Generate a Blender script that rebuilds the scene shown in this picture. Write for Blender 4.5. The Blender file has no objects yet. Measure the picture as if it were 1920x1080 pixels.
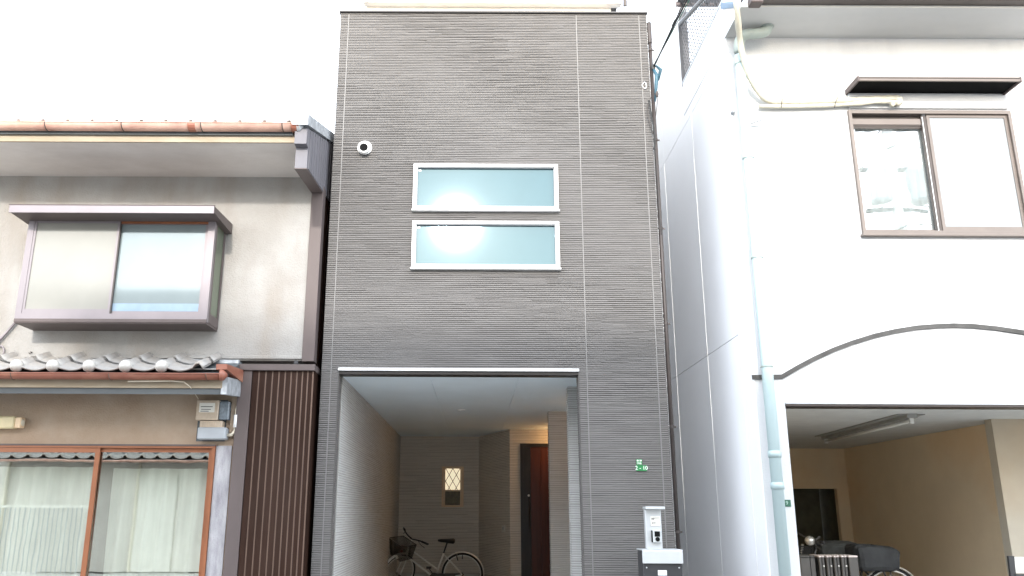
import bpy, math, random
from mathutils import Vector, Matrix
R = math.radians
rnd = random.Random(7)
S = bpy.context.scene
COL = S.collection

# ------------------------------------------------------------------ camera
TH = R(15.14); ROLL = R(0.26); FPX = 1560.0; CX = 893.0
CAM = Vector((0, -8.3, 1.08))
cam = bpy.data.objects.new('camera', bpy.data.cameras.new('camera'))
COL.objects.link(cam)
cam.matrix_world = Matrix.Translation(CAM) @ Matrix.Rotation(R(90) + TH, 4, 'X') @ Matrix.Rotation(ROLL, 4, 'Z')
cam.data.sensor_width = 36; cam.data.lens = FPX / 1920 * 36
cam.data.shift_x = (960 - CX) / 1920
cam.data.clip_start = 0.05; cam.data.clip_end = 600
S.camera = cam

# ------------------------------------------------------------------ light
SUN_EL, SUN_AZ = R(19.6), R(1.5)          # sun behind the camera, a little to its left
w = bpy.data.worlds.new('World'); S.world = w; w.use_nodes = True
nt = w.node_tree; nt.nodes.clear()
sky = nt.nodes.new('ShaderNodeTexSky'); sky.sky_type = 'NISHITA'; sky.sun_disc = False
sky.sun_elevation = SUN_EL; sky.sun_rotation = R(180) + SUN_AZ
sky.air_density = 1.0; sky.dust_density = 1.5; sky.ozone_density = 1.0
bg = nt.nodes.new('ShaderNodeBackground'); bg.inputs['Strength'].default_value = 0.15
veil = nt.nodes.new('ShaderNodeMix'); veil.data_type = 'RGBA'          # thin bright cloud over the whole sky
veil.inputs[0].default_value = 0.6; veil.inputs[7].default_value = (8.0, 8.4, 8.9, 1)
nt.links.new(sky.outputs[0], veil.inputs[6])
wo = nt.nodes.new('ShaderNodeOutputWorld')
nt.links.new(veil.outputs[2], bg.inputs[0]); nt.links.new(bg.outputs[0], wo.inputs[0])
sl = bpy.data.lights.new('sun', 'SUN'); sl.energy = 0.75; sl.angle = R(2.8); sl.color = (1.0, 0.95, 0.88)
so = bpy.data.objects.new('sun', sl); COL.objects.link(so)
sd = Vector((-math.sin(SUN_AZ) * math.cos(SUN_EL), -math.cos(SUN_AZ) * math.cos(SUN_EL), math.sin(SUN_EL)))
so.rotation_euler = sd.to_track_quat('Z', 'Y').to_euler()
vs = S.view_settings
vs.view_transform = 'Standard'; vs.look = 'None'; vs.gamma = 1; vs.exposure = 2.25
vs.use_curve_mapping = False
S.cycles.max_bounces = 14; S.cycles.diffuse_bounces = 9; S.cycles.transparent_max_bounces = 12

# ------------------------------------------------------------------ helpers
def ray(px, py):
    a = px - CX; b = 540 - py
    c, s = math.cos(ROLL), math.sin(ROLL)
    a, b = c * a - s * b, s * a + c * b
    return Vector((a, FPX * math.cos(TH) - b * math.sin(TH), FPX * math.sin(TH) + b * math.cos(TH)))
def aty(px, py, y):                       # a measured point of the photograph on the plane y
    d = ray(px, py); return CAM + d * ((y - CAM.y) / d.y)
def atx(px, py, x):
    d = ray(px, py); return CAM + d * ((x - CAM.x) / d.x)
def atz(px, py, z):
    d = ray(px, py); return CAM + d * ((z - CAM.z) / d.z)

class MB:
    def __init__(s): s.v = []; s.f = []; s.m = []; s.mi = 0
    def add(s, vs_, fs):
        o = len(s.v); s.v += [tuple(v) for v in vs_]
        for f in fs: s.f.append(tuple(i + o for i in f)); s.m.append(s.mi)
        return s
    def quad(s, a, b, c, d): return s.add([a, b, c, d], [(0, 1, 2, 3)])
    def box(s, x0, x1, y0, y1, z0, z1, c=0):
        if x0 > x1: x0, x1 = x1, x0
        if y0 > y1: y0, y1 = y1, y0
        if z0 > z1: z0, z1 = z1, z0
        if not c:
            V = [(x, y, z) for x in (x0, x1) for y in (y0, y1) for z in (z0, z1)]
            return s.add(V, [(0, 1, 3, 2), (4, 6, 7, 5), (0, 4, 5, 1), (2, 3, 7, 6), (0, 2, 6, 4), (1, 5, 7, 3)])
        V = []; idx = {}
        X = (x0, x1); Y = (y0, y1); Z = (z0, z1); sg = (1, -1)
        for i in (0, 1):
            for j in (0, 1):
                for k in (0, 1):
                    for a in range(3):
                        p = [X[i] + sg[i] * c, Y[j] + sg[j] * c, Z[k] + sg[k] * c]
                        p[a] = (X[i], Y[j], Z[k])[a]
                        idx[i, j, k, a] = len(V); V.append(tuple(p))
        F = []
        for i in (0, 1):
            F.append([idx[i, 0, 0, 0], idx[i, 1, 0, 0], idx[i, 1, 1, 0], idx[i, 0, 1, 0]])
            F.append([idx[0, i, 0, 1], idx[1, i, 0, 1], idx[1, i, 1, 1], idx[0, i, 1, 1]])
            F.append([idx[0, 0, i, 2], idx[1, 0, i, 2], idx[1, 1, i, 2], idx[0, 1, i, 2]])
        for i in (0, 1):
            for j in (0, 1):
                F.append([idx[i, j, 0, 0], idx[i, j, 1, 0], idx[i, j, 1, 1], idx[i, j, 0, 1]])
                F.append([idx[i, 0, j, 0], idx[i, 1, j, 0], idx[i, 1, j, 2], idx[i, 0, j, 2]])
                F.append([idx[0, i, j, 1], idx[1, i, j, 1], idx[1, i, j, 2], idx[0, i, j, 2]])
                for k in (0, 1):
                    F.append([idx[i, j, k, 0], idx[i, j, k, 1], idx[i, j, k, 2]])
        return s.add(V, F)
    def prism(s, pts, d):                  # planar polygon pts extruded by vector d
        n = len(pts); d = Vector(d)
        V = [Vector(p) for p in pts] + [Vector(p) + d for p in pts]
        F = [tuple(range(n)), tuple(range(2 * n - 1, n - 1, -1))]
        F += [(i, (i + 1) % n, n + (i + 1) % n, n + i) for i in range(n)]
        return s.add(V, F)
    def tube(s, path, r, n=8, cap=True, closed=False):
        P = [Vector(p) for p in path]; m = len(P); V = []
        rr = r if isinstance(r, (list, tuple)) else [r] * m
        up = None
        for i, p in enumerate(P):
            if closed: t = P[(i + 1) % m] - P[i - 1]
            else: t = P[min(i + 1, m - 1)] - P[max(i - 1, 0)]
            t.normalize()
            if up is None:
                up = Vector((0, 0, 1)) if abs(t.z) < 0.9 else Vector((1, 0, 0))
            a = t.cross(up)
            if a.length < 1e-5: a = t.orthogonal()
            a.normalize(); b = a.cross(t).normalized(); up = b
            for k in range(n):
                an = 2 * math.pi * k / n
                V.append(p + a * math.cos(an) * rr[i] + b * math.sin(an) * rr[i])
        F = []
        for i in range(m if closed else m - 1):
            j = (i + 1) % m
            for k in range(n):
                F.append((i * n + k, i * n + (k + 1) % n, j * n + (k + 1) % n, j * n + k))
        if cap and not closed:
            F.append(tuple(range(n - 1, -1, -1))); F.append(tuple(range((m - 1) * n, m * n)))
        return s.add(V, F)
    def lathe(s, prof, o, axis='Z', n=16):
        V = []; o = Vector(o)
        for r, h in prof:
            for k in range(n):
                a = 2 * math.pi * k / n; c_, s_ = r * math.cos(a), r * math.sin(a)
                V.append(o + Vector({'Z': (c_, s_, h), 'Y': (c_, h, s_), 'X': (h, c_, s_)}[axis]))
        F = []
        for i in range(len(prof) - 1):
            for k in range(n): F.append((i * n + k, i * n + (k + 1) % n, (i + 1) * n + (k + 1) % n, (i + 1) * n + k))
        F.append(tuple(range(n))); F.append(tuple(range((len(prof) - 1) * n, len(prof) * n)))
        return s.add(V, F)
    def mesh(s, name, mats, smooth=False):
        me = bpy.data.meshes.new(name); me.from_pydata(s.v, [], s.f)
        for m in (mats if isinstance(mats, (list, tuple)) else [mats]): me.materials.append(m)
        me.polygons.foreach_set('material_index', s.m)
        if smooth: me.polygons.foreach_set('use_smooth', [True] * len(s.f))
        me.update()
        import bmesh
        bm = bmesh.new(); bm.from_mesh(me); bmesh.ops.recalc_face_normals(bm, faces=bm.faces); bm.to_mesh(me); bm.free()
        return me
    def build(s, name, mats, parent=None, smooth=False, kind=None):
        o = bpy.data.objects.new(name, s.mesh(name, mats, smooth)); COL.objects.link(o)
        if parent: o.parent = parent; o.matrix_parent_inverse = Matrix.Identity(4); _local(o, parent)
        if kind: o['kind'] = kind
        return o
def wloc(o):
    v = Vector((0, 0, 0))
    while o: v += o.location; o = o.parent
    return v
def _local(o, parent):                     # meshes are written in world space: shift into the parent's frame
    o.location = -wloc(parent)
def thing(name, label, cat, loc=(0, 0, 0), group=None):
    o = bpy.data.objects.new(name, None); COL.objects.link(o); o.location = loc
    o.empty_display_size = 0.2
    o['label'] = label; o['category'] = cat
    if group: o['group'] = group
    return o
def tag(o, label, cat, group=None):
    o['label'] = label; o['category'] = cat
    if group: o['group'] = group
    return o
def struct(name, mb, m):
    o = mb.build(name, m); o['kind'] = 'structure'; return o

def smooth(P, it=2):
    for _ in range(it):
        Q = [P[0]]
        for i in range(len(P) - 1): Q += [P[i] * .75 + P[i + 1] * .25, P[i] * .25 + P[i + 1] * .75]
        Q.append(P[-1]); P = Q
    return P
def wall(mb, f, u0, u1, v0, v1, holes, t):
    """sheet of thickness t on the map f(u, v, d), with rectangular holes and their reveals"""
    us = sorted({u0, u1} | {min(max(h[i], u0), u1) for h in holes for i in (0, 1)})
    vs_ = sorted({v0, v1} | {min(max(h[i], v0), v1) for h in holes for i in (2, 3)})
    def solid(i, j):
        if i < 0 or j < 0 or i >= len(us) - 1 or j >= len(vs_) - 1: return False
        a = (us[i] + us[i + 1]) / 2; b = (vs_[j] + vs_[j + 1]) / 2
        return not any(h[0] < a < h[1] and h[2] < b < h[3] for h in holes)
    for i in range(len(us) - 1):
        for j in range(len(vs_) - 1):
            if not solid(i, j): continue
            a, b, c, d = us[i], us[i + 1], vs_[j], vs_[j + 1]
            mb.quad(f(a, c, 0), f(b, c, 0), f(b, d, 0), f(a, d, 0))
            mb.quad(f(a, c, t), f(b, c, t), f(b, d, t), f(a, d, t))
            for (ni, nj, p, q) in ((i - 1, j, (a, c), (a, d)), (i + 1, j, (b, c), (b, d)), (i, j - 1, (a, c), (b, c)), (i, j + 1, (a, d), (b, d))):
                if not solid(ni, nj): mb.quad(f(*p, 0), f(*q, 0), f(*q, t), f(*p, t))
    return mb

def siding(mb, f, u0, u1, v0, v1, holes=(), pitch=0.0206, relief=0.005, seg=(0.12, 0.42)):
    """split-face siding: rows of short raised courses of uneven length, depth and edge; f(u, v, d), d<0 outwards"""
    n = max(1, int(round((v1 - v0) / pitch))); p = (v1 - v0) / n
    # slowly wandering relief so that patches of rows are bolder than others
    for r in range(n):
        z = v0 + r * p; ivs = [(u0, u1)]
        for h in holes:
            if h[2] < z + p * 0.5 < h[3]:
                nv = []
                for a, b in ivs:
                    if h[1] <= a or h[0] >= b: nv.append((a, b)); continue
                    if h[0] > a: nv.append((a, h[0]))
                    if h[1] < b: nv.append((h[1], b))
                ivs = nv
        for a, b in ivs:
            u = a
            while u < b - 1e-4:
                l = rnd.uniform(*seg); e = min(b, u + l)
                if b - e < 0.05: e = b
                k = 0.5 + 0.5 * math.sin(u * 1.7 + z * 2.3 + 1.3 * math.sin(z * 1.1 + u))
                d0 = -relief * (0.35 + rnd.random() * (0.4 + 0.6 * k)); d1 = -relief * (0.35 + rnd.random() * (0.4 + 0.6 * k))
                g = p * (0.09 + 0.16 * rnd.random() * (0.4 + k)); j = p * 0.14
                za0, za1 = z + g + rnd.uniform(-j, j) * .5, z + g + rnd.uniform(-j, j) * .5
                zb0, zb1 = z + p * 0.97 + rnd.uniform(-j, 0), z + p * 0.97 + rnd.uniform(-j, 0)
                V = [f(u, za0, 0), f(e, za1, 0), f(e, zb1, 0), f(u, zb0, 0),
                     f(u, za0 + p * .08, d0), f(e, za1 + p * .08, d1), f(e, zb1 - p * .16, d1 * .8), f(u, zb0 - p * .16, d0 * .8)]
                mb.add(V, [(4, 5, 6, 7), (0, 1, 5, 4), (7, 6, 2, 3), (0, 4, 7, 3), (1, 2, 6, 5)])
                u = e
    return mb

# ------------------------------------------------------------------ materials
def mat(name, col, rough=0.7, metal=0.0, var=0.0, vscale=(4, 4, 4), bump=0.0, bscale=60, col2=None, spec=0.5, dirt_or_glow=None):
    m = bpy.data.materials.new(name); m.use_nodes = True
    n = m.node_tree; b = n.nodes['Principled BSDF']
    b.inputs['Base Color'].default_value = (*col, 1); b.inputs['Roughness'].default_value = rough
    b.inputs['Metallic'].default_value = metal; b.inputs['Specular IOR Level'].default_value = spec
    tc = n.nodes.new('ShaderNodeTexCoord')
    last = None
    if var or col2:
        mp = n.nodes.new('ShaderNodeMapping'); mp.inputs['Scale'].default_value = vscale
        nz = n.nodes.new('ShaderNodeTexNoise'); nz.inputs['Scale'].default_value = 1; nz.inputs['Detail'].default_value = 6
        nz.inputs['Roughness'].default_value = 0.62
        rp = n.nodes.new('ShaderNodeValToRGB')
        c2 = col2 or tuple(c * (1 - var) for c in col)
        c1 = col if col2 else tuple(min(1, c * (1 + var)) for c in col)
        rp.color_ramp.elements[0].position = 0.32; rp.color_ramp.elements[1].position = 0.68
        rp.color_ramp.elements[0].color = (*c2, 1); rp.color_ramp.elements[1].color = (*c1, 1)
        n.links.new(tc.outputs['Object'], mp.inputs[0]); n.links.new(mp.outputs[0], nz.inputs[0])
        n.links.new(nz.outputs[0], rp.inputs[0]); last = rp.outputs[0]
    if dirt_or_glow:                                 # (colour, scale, amount): soft stains / vertical run marks / painted warm glow
        dc, ds, da = dirt_or_glow
        mp = n.nodes.new('ShaderNodeMapping'); mp.inputs['Scale'].default_value = ds
        nz = n.nodes.new('ShaderNodeTexNoise'); nz.inputs['Scale'].default_value = 1; nz.inputs['Detail'].default_value = 5
        rp = n.nodes.new('ShaderNodeMapRange'); rp.inputs[1].default_value = 0.48; rp.inputs[2].default_value = 0.75
        rp.inputs[3].default_value = 0; rp.inputs[4].default_value = da
        mx = n.nodes.new('ShaderNodeMix'); mx.data_type = 'RGBA'
        n.links.new(tc.outputs['Object'], mp.inputs[0]); n.links.new(mp.outputs[0], nz.inputs[0])
        n.links.new(nz.outputs[0], rp.inputs[0]); n.links.new(rp.outputs[0], mx.inputs[0])
        if last: n.links.new(last, mx.inputs[6])
        else: mx.inputs[6].default_value = (*col, 1)
        mx.inputs[7].default_value = (*dc, 1); last = mx.outputs[2]
    if last: n.links.new(last, b.inputs['Base Color'])
    if bump:
        nz = n.nodes.new('ShaderNodeTexNoise'); nz.inputs['Scale'].default_value = bscale; nz.inputs['Detail'].default_value = 5
        bp = n.nodes.new('ShaderNodeBump'); bp.inputs['Strength'].default_value = bump; bp.inputs['Distance'].default_value = 0.01
        n.links.new(tc.outputs['Object'], nz.inputs[0]); n.links.new(nz.outputs[0], bp.inputs['Height']); n.links.new(bp.outputs[0], b.inputs['Normal'])
    return m
def glass(name, refl=0.25, tint=(0.9, 0.95, 0.95), through=(0.9, 0.95, 0.93), rough=0.0, wav=0.0):
    m = bpy.data.materials.new(name); m.use_nodes = True; n = m.node_tree; n.nodes.clear()
    o = n.nodes.new('ShaderNodeOutputMaterial'); mx = n.nodes.new('ShaderNodeMixShader')
    tr = n.nodes.new('ShaderNodeBsdfTransparent'); tr.inputs[0].default_value = (*through, 1)
    gl = n.nodes.new('ShaderNodeBsdfGlossy'); gl.inputs[0].default_value = (*tint, 1); gl.inputs['Roughness'].default_value = rough
    lw = n.nodes.new('ShaderNodeLayerWeight'); lw.inputs[0].default_value = 0.5
    mr = n.nodes.new('ShaderNodeMapRange'); mr.inputs[3].default_value = refl; mr.inputs[4].default_value = 1.0
    pw = n.nodes.new('ShaderNodeMath'); pw.operation = 'POWER'; pw.inputs[1].default_value = 3
    n.links.new(lw.outputs['Facing'], pw.inputs[0]); n.links.new(pw.outputs[0], mr.inputs[0])
    n.links.new(mr.outputs[0], mx.inputs[0]); n.links.new(tr.outputs[0], mx.inputs[1]); n.links.new(gl.outputs[0], mx.inputs[2])
    if wav:
        tc = n.nodes.new('ShaderNodeTexCoord'); nz = n.nodes.new('ShaderNodeTexNoise'); nz.inputs['Scale'].default_value = 2.2
        bp = n.nodes.new('ShaderNodeBump'); bp.inputs['Strength'].default_value = wav; bp.inputs['Distance'].default_value = 0.02
        n.links.new(tc.outputs['Object'], nz.inputs[0]); n.links.new(nz.outputs[0], bp.inputs['Height']); n.links.new(bp.outputs[0], gl.inputs['Normal'])
    n.links.new(mx.outputs[0], o.inputs[0]); return m
def lowe(name, base, tint, refl, rough, halo=0):    # coated / frosted pane one cannot see through
    m = bpy.data.materials.new(name); m.use_nodes = True; n = m.node_tree; n.nodes.clear()
    o = n.nodes.new('ShaderNodeOutputMaterial'); mx = n.nodes.new('ShaderNodeMixShader')
    df = n.nodes.new('ShaderNodeBsdfDiffuse'); df.inputs[0].default_value = (*base, 1)
    gl = n.nodes.new('ShaderNodeBsdfGlossy'); gl.inputs[0].default_value = (*tint, 1); gl.inputs['Roughness'].default_value = rough
    mx.inputs[0].default_value = refl
    tc = n.nodes.new('ShaderNodeTexCoord'); mp = n.nodes.new('ShaderNodeMapping'); mp.inputs['Scale'].default_value = (2.5, 2.5, 1.8)
    nz = n.nodes.new('ShaderNodeTexNoise'); nz.inputs['Scale'].default_value = 1; nz.inputs['Detail'].default_value = 4
    rp = n.nodes.new('ShaderNodeValToRGB'); rp.color_ramp.elements[0].position = .35; rp.color_ramp.elements[1].position = .65
    rp.color_ramp.elements[0].color = (*[c * .95 for c in base], 1); rp.color_ramp.elements[1].color = (*[c * 1.04 for c in base], 1)
    n.links.new(tc.outputs['Object'], mp.inputs[0]); n.links.new(mp.outputs[0], nz.inputs[0]); n.links.new(nz.outputs[0], rp.inputs[0]); n.links.new(rp.outputs[0], df.inputs[0])
    n.links.new(df.outputs[0], mx.inputs[1]); n.links.new(gl.outputs[0], mx.inputs[2]); last = mx
    if halo:                                 # slight haze of the outer pane
        g2 = n.nodes.new('ShaderNodeBsdfGlossy'); g2.inputs['Roughness'].default_value = .17; m2 = n.nodes.new('ShaderNodeMixShader'); m2.inputs[0].default_value = halo
        n.links.new(mx.outputs[0], m2.inputs[1]); n.links.new(g2.outputs[0], m2.inputs[2]); last = m2
    n.links.new(last.outputs[0], o.inputs[0])
    return m
def emit(name, col, st):
    m = bpy.data.materials.new(name); m.use_nodes = True; b = m.node_tree.nodes['Principled BSDF']
    b.inputs['Base Color'].default_value = (*col, 1); b.inputs['Emission Color'].default_value = (*col, 1); b.inputs['Emission Strength'].default_value = st
    return m

M = {}
M['siding'] = mat('siding', (0.158, 0.151, 0.146), 0.85, spec=0.25, var=0.10, vscale=(2.2, 2.2, 46), bump=0.25, bscale=240, dirt_or_glow=((0.125, 0.117, 0.11), (0.9, 0.9, 0.35), 0.35))
M['siding_in'] = mat('siding_inner', (0.50, 0.50, 0.49), 0.8, var=0.05, vscale=(2.5, 2.5, 40), bump=0.2, bscale=200)
M['seam_in'] = mat('inner_seam', (0.30, 0.29, 0.27), 0.8, var=0.1)
M['pale_bounce_siding'] = mat('pale_bounce_siding', (0.72, 0.72, 0.72), 0.8, var=0.05)
M['siding_back_lit'] = mat('siding_back_lit', (0.72, 0.67, 0.60), 0.8, var=0.05, vscale=(2.5, 2.5, 40), bump=0.2, bscale=200)  # inner siding copy, lightened and warmed in place of light reaching the back
M['seam_back_lit'] = mat('seam_back_lit', (0.42, 0.38, 0.33), 0.8, var=0.05)  # its joints, lightened the same way to look better lit
M['caulk'] = mat('caulk', (0.18, 0.175, 0.17), 0.6)
M['seam'] = mat('seam', (0.085, 0.08, 0.076), 0.8, var=0.2)
M['white_metal'] = mat('white_metal', (0.80, 0.80, 0.79), 0.35, var=0.03)
M['cap'] = mat('cap_metal', (0.035, 0.033, 0.033), 0.5, 0.0, var=0.08)
M['ceiling'] = mat('ceiling_board', (0.74, 0.83, 0.88), 0.6, var=0.02, vscale=(2, 2, 2))
M['wall_cream'] = mat('cream_render', (0.72, 0.69, 0.62), 0.8, var=0.05, bump=0.1)
M['win_low'] = lowe('sky_tinted_pane', (0.045, 0.088, 0.102), (0.25, 0.355, 0.43), 0.11, 0.032, 0.0010)  # blue of the reflected sky is put into tint and base
M['sticker'] = mat('sticker', (0.85, 0.85, 0.85), 0.5)
M['door'] = mat('door_wood', (0.085, 0.018, 0.007), 0.4, col2=(0.05, 0.010, 0.004), vscale=(40, 40, 1.5))
M['dark_frame'] = mat('dark_frame', (0.018, 0.015, 0.014), 0.4, var=0.2)
M['tan_frame'] = mat('tan_frame', (0.78, 0.58, 0.38), 0.45, var=0.12)
M['lit'] = emit('lit_frosted_pane', (0.95, 0.84, 0.60), 0.17)
M['unlit'] = mat('dim_pane', (0.16, 0.13, 0.06), 0.4, var=0.3, vscale=(20, 20, 20))
M['wire'] = mat('lattice', (0.16, 0.12, 0.07), 0.4)
M['vent'] = mat('vent_paint', (0.82, 0.82, 0.80), 0.4)
M['black'] = mat('black_hole', (0.010, 0.010, 0.010), 0.9, spec=0.05)
M['green'] = mat('green_plate', (0.02, 0.20, 0.06), 0.35, var=0.15, vscale=(30, 30, 30))
M['green2'] = mat('faded_green_plate', (0.03, 0.12, 0.075), 0.4, var=0.2, vscale=(30, 30, 30))
M['ink_white'] = mat('white_print', (0.8, 0.85, 0.78), 0.5)
M['ink_black'] = mat('black_print', (0.03, 0.03, 0.03), 0.6)
M['silver'] = mat('silver_paint', (0.55, 0.57, 0.58), 0.35, 0.25, var=0.04)
M['charcoal'] = mat('charcoal_paint', (0.035, 0.035, 0.038), 0.4, var=0.1)
M['card'] = mat('name_card', (0.72, 0.70, 0.64), 0.6, var=0.05)
M['concrete'] = mat('concrete', (0.54, 0.525, 0.50), 0.85, var=0.14, vscale=(1.5, 1.5, 1.5), bump=0.2, bscale=90, dirt_or_glow=((0.14, 0.13, 0.12), (2, 2, 2), 0.5))
M['asphalt'] = mat('asphalt', (0.15, 0.148, 0.145), 0.9, var=0.3, vscale=(60, 60, 60), bump=0.4, bscale=180, dirt_or_glow=((0.22, 0.21, 0.20), (0.7, 0.7, 1), 0.6))
M['stucco'] = mat('old_stucco', (0.345, 0.335, 0.32), 0.9, col2=(0.285, 0.27, 0.25), vscale=(2.2, 2.2, 2.2), bump=0.6, bscale=75, dirt_or_glow=((0.225, 0.185, 0.145), (2.6, 2.6, 0.8), 0.6))
M['stucco_low'] = mat('brown_stucco', (0.42, 0.33, 0.25), 0.9, col2=(0.34, 0.25, 0.175), vscale=(2.6, 2.6, 2.6), bump=0.6, bscale=75, dirt_or_glow=((0.30, 0.19, 0.12), (2, 2, 1.6), 0.5))
M['stucco_pale'] = mat('pale_stucco', (0.50, 0.49, 0.50), 0.9, col2=(0.22, 0.21, 0.23), vscale=(9, 9, 2.2), bump=0.6, bscale=75)
M['mauve'] = mat('mauve_metal', (0.11, 0.088, 0.084), 0.5, 0.0, spec=0.25, var=0.10, vscale=(3, 3, 1))
M['mauve_light'] = mat('pale_mauve_metal', (0.215, 0.19, 0.20), 0.4, 0.2, var=0.07, vscale=(3, 3, 2))
M['barge'] = mat('barge_metal', (0.145, 0.14, 0.155), 0.5, 0.0, spec=0.3, var=0.1, vscale=(2, 2, 1))
M['brown_rib'] = mat('brown_ribbed_metal', (0.029, 0.0145, 0.010), 0.6, 0.0, spec=0.1, var=0.22, vscale=(6, 6, 0.8), dirt_or_glow=((0.055, 0.036, 0.028), (3, 3, 0.9), 0.4))
M['rib_line'] = mat('rib_edge', (0.13, 0.082, 0.06), 0.45, 0.2, var=0.15, vscale=(2, 2, 3))
M['copper'] = mat('pink_copper_gutter', (0.70, 0.45, 0.36), 0.4, 0.0, col2=(0.56, 0.34, 0.26), vscale=(7, 7, 7), dirt_or_glow=((0.30, 0.10, 0.07), (4, 4, 9), 0.5))
M['copper_red'] = mat('red_copper_gutter', (0.30, 0.115, 0.075), 0.45, 0.0, col2=(0.23, 0.08, 0.05), vscale=(5, 5, 5), dirt_or_glow=((0.55, 0.30, 0.20), (3, 3, 9), 0.4))
M['tile'] = mat('glazed_roof_tile', (0.38, 0.365, 0.34), 0.4, col2=(0.22, 0.21, 0.20), vscale=(5, 5, 5), dirt_or_glow=((0.34, 0.27, 0.20), (6, 6, 6), 0.5))
M['tile_pale'] = mat('pale_tile_cap', (0.55, 0.53, 0.48), 0.35, col2=(0.42, 0.41, 0.39), vscale=(14, 14, 14))
M['fascia'] = mat('cream_fascia', (0.37, 0.31, 0.23), 0.7, col2=(0.30, 0.235, 0.16), vscale=(3, 3, 12))
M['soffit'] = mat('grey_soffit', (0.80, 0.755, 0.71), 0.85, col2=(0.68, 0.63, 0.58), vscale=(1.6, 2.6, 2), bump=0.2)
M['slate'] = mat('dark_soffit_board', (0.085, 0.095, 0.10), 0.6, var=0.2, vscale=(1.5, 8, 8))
M['lead'] = mat('lead_flashing', (0.42, 0.44, 0.46), 0.5, 0.3, var=0.3, vscale=(14, 14, 14), bump=0.3, bscale=30)
M['sash_brown'] = mat('brown_aluminium', (0.27, 0.10, 0.045), 0.4, 0.2, var=0.12)
M['screen'] = mat('insect_screen', (0.05, 0.055, 0.05), 0.7, var=0.3, vscale=(90, 90, 90))
M['glass_room'] = glass('room_glass', 0.30, (0.96, 0.98, 0.94), (0.92, 0.95, 0.92), wav=0.018)
M['glass_clear'] = glass('clear_glass', 0.28, (1, 1, 1), (0.95, 0.97, 0.96), wav=0.06)
M['frost_cream'] = lowe('frosted_cream_pane', (0.26, 0.255, 0.23), (0.95, 0.95, 0.92), 0.04, 0.12)
M['frost_blue'] = lowe('frosted_blue_pane', (0.20, 0.235, 0.24), (0.85, 0.95, 1.0), 0.07, 0.06)
M['side_glass'] = lowe('side_pane', (0.12, 0.13, 0.10), (0.7, 0.8, 0.7), 0.25, 0.08)
M['curtain'] = mat('lace_curtain', (0.68, 0.67, 0.64), 0.9, var=0.16, vscale=(13, 3, 0.35), bump=0.3, bscale=90)  # vertical streaks in the colour stand in for shade in the folds
M['curtain_w'] = mat('white_lace_curtain', (0.58, 0.60, 0.60), 0.9, var=0.04, vscale=(8, 8, 2))
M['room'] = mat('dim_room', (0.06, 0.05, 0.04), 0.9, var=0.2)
M['meter_case'] = mat('meter_case', (0.50, 0.40, 0.30), 0.35, var=0.12, vscale=(20, 20, 20))
M['meter_side'] = mat('meter_side', (0.16, 0.19, 0.22), 0.2, var=0.3, vscale=(25, 25, 25))
M['grey_box'] = mat('grey_terminal_box', (0.34, 0.36, 0.38), 0.5, var=0.1)
M['pvc'] = mat('cream_pvc', (0.66, 0.60, 0.48), 0.5, var=0.1)
M['lamp_case'] = mat('lamp_case', (0.66, 0.56, 0.34), 0.45, var=0.08)
M['white_wall'] = mat('white_render', (0.60, 0.605, 0.61), 0.8, var=0.03, vscale=(1.2, 1.2, 0.8), bump=0.3, bscale=70, spec=0.2, dirt_or_glow=((0.42, 0.425, 0.44), (2.5, 2.5, 0.25), 0.5))
M['white_side'] = mat('white_panel', (0.83, 0.84, 0.86), 0.65, var=0.02, vscale=(1, 1, 1), bump=0.08, bscale=60, dirt_or_glow=((0.78, 0.79, 0.82), (1.2, 1.2, 0.8), 0.3))
M['white_soffit'] = mat('white_soffit', (0.50, 0.50, 0.49), 0.8, var=0.05, vscale=(1.2, 2, 1))
M['groove'] = mat('groove', (0.22, 0.22, 0.23), 0.8)
M['pipe'] = mat('pale_green_pipe', (0.40, 0.50, 0.51), 0.45, var=0.05, vscale=(2, 2, 1.5))
M['elbow'] = mat('aged_pipe', (0.30, 0.345, 0.32), 0.5, var=0.1)
M['bronze'] = mat('bronze_aluminium', (0.15, 0.125, 0.11), 0.4, 0.2, var=0.08)
M['bronze_dark'] = mat('dark_bronze', (0.055, 0.043, 0.038), 0.45, 0.2, var=0.15)
M['arch'] = mat('arch_moulding', (0.065, 0.063, 0.06), 0.85, var=0.3, vscale=(7, 7, 7), bump=0.4, bscale=120)
M['cream_in'] = mat('cream_garage_wall', (0.74, 0.61, 0.43), 0.85, var=0.06, vscale=(1, 1, 1), dirt_or_glow=((0.70, 0.43, 0.19), (0.8, 0.5, 0.8), 0.6))  # orange patches paint a warm glow into the wall colour
M['grey_in'] = mat('garage_ceiling', (0.55, 0.56, 0.54), 0.85, var=0.06)
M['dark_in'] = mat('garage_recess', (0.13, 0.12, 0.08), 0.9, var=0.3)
M['hose'] = mat('taped_hose', (0.52, 0.49, 0.40), 0.7, var=0.10, vscale=(30, 12, 12), bump=0.5, bscale=45)
M['tie'] = mat('cable_tie', (0.06, 0.05, 0.045), 0.6)
M['mesh'] = mat('expanded_metal', (0.07, 0.07, 0.075), 0.6)
M['cable'] = mat('black_cable', (0.012, 0.014, 0.014), 0.6)
M['teal'] = mat('teal_sleeve', (0.035, 0.10, 0.14), 0.5, var=0.2, vscale=(30, 30, 30))
M['greencable'] = mat('green_cable', (0.02, 0.10, 0.06), 0.6)
M['drain'] = mat('brown_drainpipe', (0.045, 0.035, 0.032), 0.5, var=0.15)
M['bike_paint'] = mat('silver_bike_paint', (0.80, 0.79, 0.74), 0.35, 0.15)
M['chrome'] = mat('steel_tube', (0.62, 0.60, 0.56), 0.28, 0.7, var=0.1)
M['rubber'] = mat('tyre_rubber', (0.015, 0.015, 0.015), 0.8)
M['vinyl'] = mat('black_vinyl', (0.018, 0.018, 0.019), 0.45)
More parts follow.
